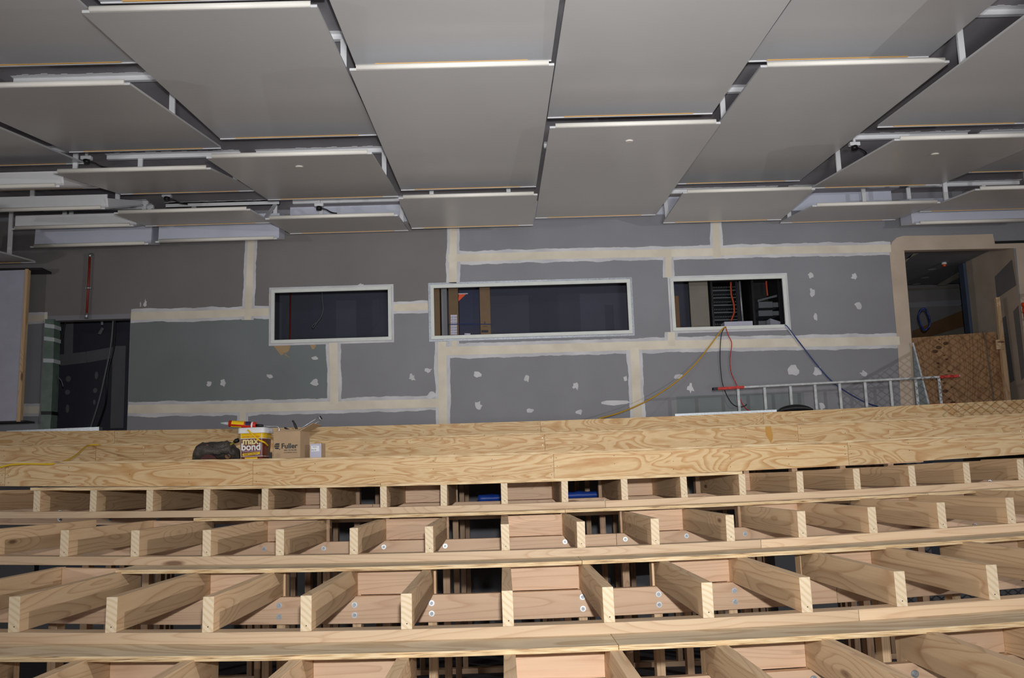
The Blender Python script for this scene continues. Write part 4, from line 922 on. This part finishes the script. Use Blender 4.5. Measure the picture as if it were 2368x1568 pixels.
# loaded caulking gun on the lid
zl = top+.0015
t = empty('caulking_gun', at(565, 985, YO+.08)); tag(t, 'red sealant cartridge in a gun lying across the bucket lid', 'caulking gun')
A_, B_ = at(530, 981, YO+.06), at(592, 985, YO+.06); r_ = .0275
lift = max(0, zl+r_-(A_.z+(B_.z-A_.z)*.6)); 
lift = Vector((0, 0, lift)); A_ += lift*0.9; B_ += lift*0.9
dv = (B_-A_).normalized()
MB().tube([A_, B_], r_, 20).build('cartridge', M['red'], t)
def arcband(a, b_, a0, a1, mt):
    mb = MB(); u1 = Vector((0, 0, 1)); u1 = (u1-dv*u1.dot(dv)).normalized(); u2 = Vector((0, -1, 0)); u2 = (u2-dv*u2.dot(dv)).normalized(); n = 12
    ring = lambda p: [p+(u2*math.cos(a0+(a1-a0)*q/n)+u1*math.sin(a0+(a1-a0)*q/n))*(r_+.0009) for q in range(n+1)]
    ra, rb = ring(a), ring(b_)
    for q in range(n): mb.quad([ra[q], rb[q], rb[q+1], ra[q+1]], 0, True)
    mb.build('label_band', mt, t)
arcband(A_+dv*.025, A_+dv*.13, -.15, 1.5, M['yellow']); arcband(A_+dv*.02, A_+dv*.11, -1.5, -.75, M['yellow'])
arcband(B_-dv*.085, B_-dv*.04, -.2, 1.4, M['navy'])
arcband(B_-dv*.036, B_-dv*.024, -.8, 1.4, M['white'])
MB().tube([A_-dv*.07, A_-dv*.03, A_], [.007, .012, .016], 12).build('nozzle', M['tapew'], t)
MB().tube([B_, B_+dv*.06], .012, 10).build('plunger', M['black'], t)
hk = [B_+dv*.06, B_+dv*.13, B_+dv*.175+Vector((0, 0, .003)), B_+dv*.195+Vector((0, 0, -.012)), B_+dv*.195+Vector((0, 0, -.036))]
MB().tube(spline(hk, 6), .0045, 8).build('plunger_rod', M['zinc'], t)
# cardboard box with flaps
pa, pb = at(632, 1060, YO+.05), at(694, 1060, YO+.05); zt = at(660, 998, YO+.05).z; z0 = tz((pa.x+pb.x)/2); w = pb.x-pa.x; dp = .17
t = empty('cardboard_box', ((pa.x+pb.x)/2, YO+.05+dp/2, z0)); tag(t, 'open cardboard box printed with black lettering beside the bucket', 'cardboard box')
sk = .045
V = [Vector((pa.x, YO+.05, 0)), Vector((pb.x, YO+.05, 0)), Vector((pb.x+sk, YO+.05+dp, 0)), Vector((pa.x+sk, YO+.05+dp, 0))]
def wallp(a, c, nm):
    n_ = (c-a).normalized(); n_ = Vector((-n_.y, n_.x, 0))*.004
    MB().hexa([a+Vector((0, 0, z0)), c+Vector((0, 0, z0)), c+n_+Vector((0, 0, z0)), a+n_+Vector((0, 0, z0)), a+Vector((0, 0, zt)), c+Vector((0, 0, zt)), c+n_+Vector((0, 0, zt)), a+n_+Vector((0, 0, zt))]).build(nm, M['card'], t)
for a_, c_ in ((V[0], V[1]), (V[1], V[2]), (V[2], V[3]), (V[3], V[0])): wallp(a_, c_, 'side')
q = [v+Vector((0, 0, z0+.002)) for v in V]; MB().prism(q, (0, 0, .004)).build('base', M['card'], t)
zz = Vector((0, 0, zt))
MB().prism([V[1]+zz, V[2]+zz, V[2]+zz+Vector((.10, -.01, .055)), V[1]+zz+Vector((.11, -.02, .06))], (0, 0, .004)).build('flap', M['card'], t)
MB().prism([V[0]+zz, V[1]+zz, V[1]+zz+Vector((-.012, .02, .018)), V[0]+zz+Vector((.03, .02, .02))], (0, .004, 0)).build('flap', M['card'], t)
fx = (pa.x+pb.x)/2; zc = z0+(zt-z0)
yf = YO+.0485
lettering('Fuller', .060, (fx+.022, yf, z0+(zt-z0)*.38), (1, 0, 0), (0, 0, 1), M['black'], t, bold=.0012)
lettering('0800 790 466 000', .0145, (fx+.03, yf, z0+(zt-z0)*.29), (1, 0, 0), (0, 0, 1), M['dark'], t)
lettering('www.hbfuller.com.au', .0130, (fx+.03, yf, z0+(zt-z0)*.21), (1, 0, 0), (0, 0, 1), M['dark'], t)
b = MB(); lx = fx-.079; lz = z0+(zt-z0)*.47; rr = .026
for za_, zb_ in ((.010, .024), (-.006, .006), (-.024, -.010)):
    la = [Vector((lx-math.sqrt(max(0, rr*rr-z_*z_)), yf, lz+z_)) for z_ in [za_+(zb_-za_)*q/4 for q in range(5)]]
    xr = .017 if zb_ > 0 else .012
    b.prism([Vector((lx+xr, yf, lz+zb_)), Vector((lx+xr, yf, lz+za_))]+la, (0, .001, 0))
b.prism([Vector((lx+.018, yf, lz-.022)), Vector((lx+.026, yf, lz-.022)), Vector((lx+.018, yf, lz-.032)), Vector((lx+.014, yf, lz-.030))], (0, .001, 0))
b.build('emblem', M['black'], t)
# second gun sticking out of the box
t = empty('caulking_gun', (V[1].x-.02, YO+.1, zt)); tag(t, 'black handled skeleton caulking gun sticking up out of the cardboard box', 'caulking gun')
G0, G1 = at(688, 1000, YO+.11), at(740, 967, YO+.11)
for e in (Vector((-.006, 0, .012)), Vector((.008, 0, -.014))):
    MB().tube([G0+e-(G1-G0)*.35, G1+e], .0045, 8).build('cradle_rod', M['zinc'], t)
dv = (G1-G0).normalized(); sv = Vector((-dv.z, 0, dv.x))
MB().tube([G1-dv*.004, G1+dv*.006], .028, 16).build('end_plate', M['alu'], t); MB().tube([G1+dv*.006, G1+dv*.014], .017, 10).build('end_nut', M['black'], t)
MB().tube(spline([at(688, 997, YO+.1), at(683, 985, YO+.1), at(679, 976, YO+.1), at(676, 973, YO+.1)], 5), [.011]*8+[.008]*8, 8).build('handle', M['black'], t)
MB().tube(spline([at(690, 996, YO+.1), at(678, 996, YO+.1), at(668, 994, YO+.1), at(658, 989, YO+.1)], 5), [.010]*8+[.008]*8, 8).build('trigger', M['black'], t)
# small white carton
pa, pb = at(717, 1058, YO+.1), at(743, 1058, YO+.1); z0 = tz(pa.x); zt = at(730, 1026, YO+.1).z
t = empty('white_carton', ((pa.x+pb.x)/2, YO+.13, z0)); tag(t, 'small white carton standing alone beside the cardboard box', 'carton')
MB().hexa([(pa.x, YO+.1, z0), (pb.x, YO+.1, z0), (pb.x+.022, YO+.17, z0), (pa.x+.022, YO+.17, z0), (pa.x, YO+.1, zt), (pb.x, YO+.1, zt), (pb.x+.022, YO+.17, zt), (pa.x+.022, YO+.17, zt)], 0, {3: 1}).build('body', [M['wrap'], M['card']], t, bevel=.001)
w = pb.x-pa.x; h = zt-z0
MB().prism([Vector((pa.x+w*.1, YO+.0995, z0+h*.48)), Vector((pa.x+w*.82, YO+.0995, z0+h*.48)), Vector((pa.x+w*.82, YO+.0995, z0+h*.85)), Vector((pa.x+w*.1, YO+.0995, z0+h*.85))], (0, .0004, 0)).build('label', M['white'], t)
lettering('BOLTS', .014, (pa.x+w*.34, YO+.0988, z0+h*.54), (1, 0, 0), (0, 0, 1), M['dark'], t); lettering('fasteners', .010, (pa.x+w*.42, YO+.0988, z0+h*.75), (1, 0, 0), (0, 0, 1), M['navy'], t)
# tool bag: sagging dark bag with a gaping mouth
c = at(499, 1062, YO+.12); z0 = tz(c.x); hw, hh = 54*sc, 43*sc
t = empty('tool_bag', (c.x, YO+.14, z0)); tag(t, 'dark crumpled tool bag slumped on the plywood step beside the bucket', 'tool bag')
prof = [(-1.0, .03), (-.93, .40), (-.83, .76), (-.62, .90), (-.3, .95), (.1, .97), (.48, .98), (.66, .90), (.79, .64), (.88, .60), (.96, .46), (1.0, .06)]
rings = []
for k, (u, hgt) in enumerate(spline([Vector((a, b2, 0)) for a, b2 in prof], 3) and [(v.x, v.y) for v in spline([Vector((a, b2, 0)) for a, b2 in prof], 3)]):
    ring = []; dpt = .11*(1-abs(u)**4)+.02
    for q in range(18):
        a = 2*pi*q/18; y = math.cos(a)*dpt; z = (math.sin(a)*.5+.5)
        z = min(1, z*1.1); wob = 1+.16*nz(u*5, q*.6)+.08*nz(u*14, q*1.4)
        ring.append(Vector((c.x+u*hw+.012*nz(q*.9, u*6, 4), YO+.14+y*wob, z0+.001+hgt*hh*z*(1+.08*nz(u*7, q*.9, 7)))))
    rings.append(ring)
MB().loft(rings).build('body', M['bag'], t)
MB().prism([Vector((c.x-.10+.14*q/8, YO+.012, z0+.006+.042*math.sin(pi*q/8)**.7)) for q in range(9)][::-1]+[Vector((c.x-.10, YO+.012, z0+.004)), Vector((c.x+.04, YO+.012, z0+.004))], (0, .03, 0)).build('pocket_opening', flat('dark_red_lining', srgb(70, 28, 24), .7), t)
for sx_, h_ in ((-.045, .13), (.03, .12)):
    MB().tube(spline([(c.x+sx_-.012, YO+.022, z0+.05), (c.x+sx_-.006, YO+.020, z0+.09), (c.x+sx_+.004, YO+.034, z0+h_)], 5), .004, 6).build('seam', M['cordgrey'], t)
MB().box(c.x-.062, c.x-.046, YO+.030, YO+.036, z0+.118, z0+.128).build('red_tag', M['red'], t)
MB().tube(spline([(c.x-.08, YO+.035, z0+.015), (c.x-.02, YO+.02, z0+.045), (c.x+.05, YO+.02, z0+.04), (c.x+.10, YO+.025, z0+.055), (c.x+.14, YO+.03, z0+.02)], 6), .006, 6).build('strap', M['black'], t)
MB().tube(spline([(c.x+.02, YO+.03, z0+.07), (c.x+.05, YO+.025, z0+.095), (c.x+.09, YO+.03, z0+.125)], 6), .0045, 6).build('zip', M['cordgrey'], t)
MB().loft([[Vector((c.x+.125+math.cos(2*pi*q/12)*.024*s, YO+.03+d, z0+.026+math.sin(2*pi*q/12)*.022*s)) for q in range(12)] for d, s in ((.02, 1), (-.002, .9))]).build('brass_ring', M['tanboard'], t)
t = empty('hammer', at(540, 1030, YO+.1)); tag(t, 'hammer with yellow and black grip resting on the dark tool bag', 'hammer')
g = [at(522, 1034, YO+.07), at(532, 1029, YO+.075), at(541, 1023, YO+.08)]
MB().tube(g, .010, 10).build('shaft', flat('olive_grip', srgb(130, 124, 32), .5), t)
MB().tube([at(541, 1023, YO+.08), at(546, 1019.5, YO+.082), at(553, 1017, YO+.085)], [.012, .019, .017], 12).build('grip', M['black'], t)
pa = at(626, 1058, YO-.0)
tag(MB().box(pa.x-.012, pa.x+.012, YO-.005, YO+.005, tz(pa.x), tz(pa.x)+.055).build('clear_pack', M['dark']), 'small dark clear-fronted pack standing between bucket and cardboard box', 'pack')

YN = 6.6; LR = Vector((8.0, 1.8, 2.9)); b = MB()
def onnet(px, py, Y):
    p = at(px, py, Y); return LR+(p-LR)*((YN-LR.y)/(p.y-LR.y))
n0, n1 = onnet(1935, 912, YW), onnet(2100, 820, YW)
sl = (n1.z-n0.z)/(n1.x-n0.x); x0, x1, zl = n0.x, n0.x+1.5, 1.2
ztop = lambda x: min(n0.z+sl*(x-n0.x), n1.z+.35)
cs = .042
for sgn in (1, -1):
    for k in range(-80, 120):
        seg = []
        for q in range(0, 80):
            x = x0+q*.02; z = 2.2+sgn*(x-x0)*.75+k*cs*1.1
            if zl < z < ztop(x): seg.append(Vector((x, YN+.004*sgn, z)))
            elif len(seg) > 1: b.tube([seg[0], seg[-1]], .0042, 4); seg = []
            else: seg = []
        if len(seg) > 1: b.tube([seg[0], seg[-1]], .0042, 4)
b.tube([Vector((x0+.02*q, YN, ztop(x0+.02*q))) for q in range(0, 76)], .010, 6)
b.tube([(x1, YN, 0), (x1, YN, ztop(x1)+.05)], .03, 8)
tag(b.build('safety_net', M['dark']), 'black safety net on a post beside the seating, throwing its diamond shadow on the wall', 'net')
# ------------------------------------------------------------------ lights
def area(name, loc, target, size, power, col=(1, 1, 1)):
    l = bpy.data.lights.new(name, 'AREA'); l.shape = 'DISK'; l.size = size; l.energy = power; l.color = col
    o = bpy.data.objects.new(name, l); COL.objects.link(o); o.location = loc
    o.rotation_euler = (Vector(target)-Vector(loc)).to_track_quat('-Z', 'Y').to_euler(); return o
def spot(name, loc, target, angle, power, radius, col=(1, 1, 1)):
    l = bpy.data.lights.new(name, 'SPOT'); l.spot_size = math.radians(angle); l.spot_blend = 1.0; l.shadow_soft_size = radius; l.energy = power; l.color = col
    o = bpy.data.objects.new(name, l); COL.objects.link(o); o.location = loc
    o.rotation_euler = (Vector(target)-Vector(loc)).to_track_quat('-Z', 'Y').to_euler(); return o
spot('camera_flash', (0.05, -0.1, EYE+0.22), (0.9, 8, EYE+2.0), 52, 480, 0.04, (0.99, 1.0, 1.0))
spot('camera_flash', (0.05, -0.1, EYE+0.22), (0.6, 8, EYE+1.6), 90, 760, 0.04, (0.99, 1.0, 1.0))
spot('work_light_stage', (1.2, -14.0, 2.6), (1.0, 11, 3.4), 40, 460, 0.35)
spot('ceiling_fill', (0.6, -2.6, 1.25), (0.8, 5, 6.3), 70, 1750, 0.4, (0.99, 1.0, 1.0))  # added fill aimed up at the ceiling panels, not a known lamp
LR = Vector((8.0, 1.8, 2.9))
area('work_light_side', (-8.0, 1.8, 2.9), (2.5, 6.0, 1.2), 0.3, 95)
area('work_light_side', LR, (-2.5, 6.0, 1.2), 0.014, 170)
for sx in (-1, 1): area('front_fill', (3.5*sx, -1.5, 3.2), (-0.5*sx, 6.0, 1.2), 0.3, 12)  # added pair of weak fill lights, no lamps known there
W = bpy.data.worlds.new('world'); S.world = W; W.use_nodes = True
W.node_tree.nodes['Background'].inputs[0].default_value = (0.5, 0.55, 0.65, 1); W.node_tree.nodes['Background'].inputs[1].default_value = 0.03

S.view_settings.view_transform = 'Standard'
try: S.view_settings.look = 'None'
except Exception: pass
S.view_settings.gamma = 1.0; S.view_settings.exposure = 0.0; S.view_settings.use_curve_mapping = False
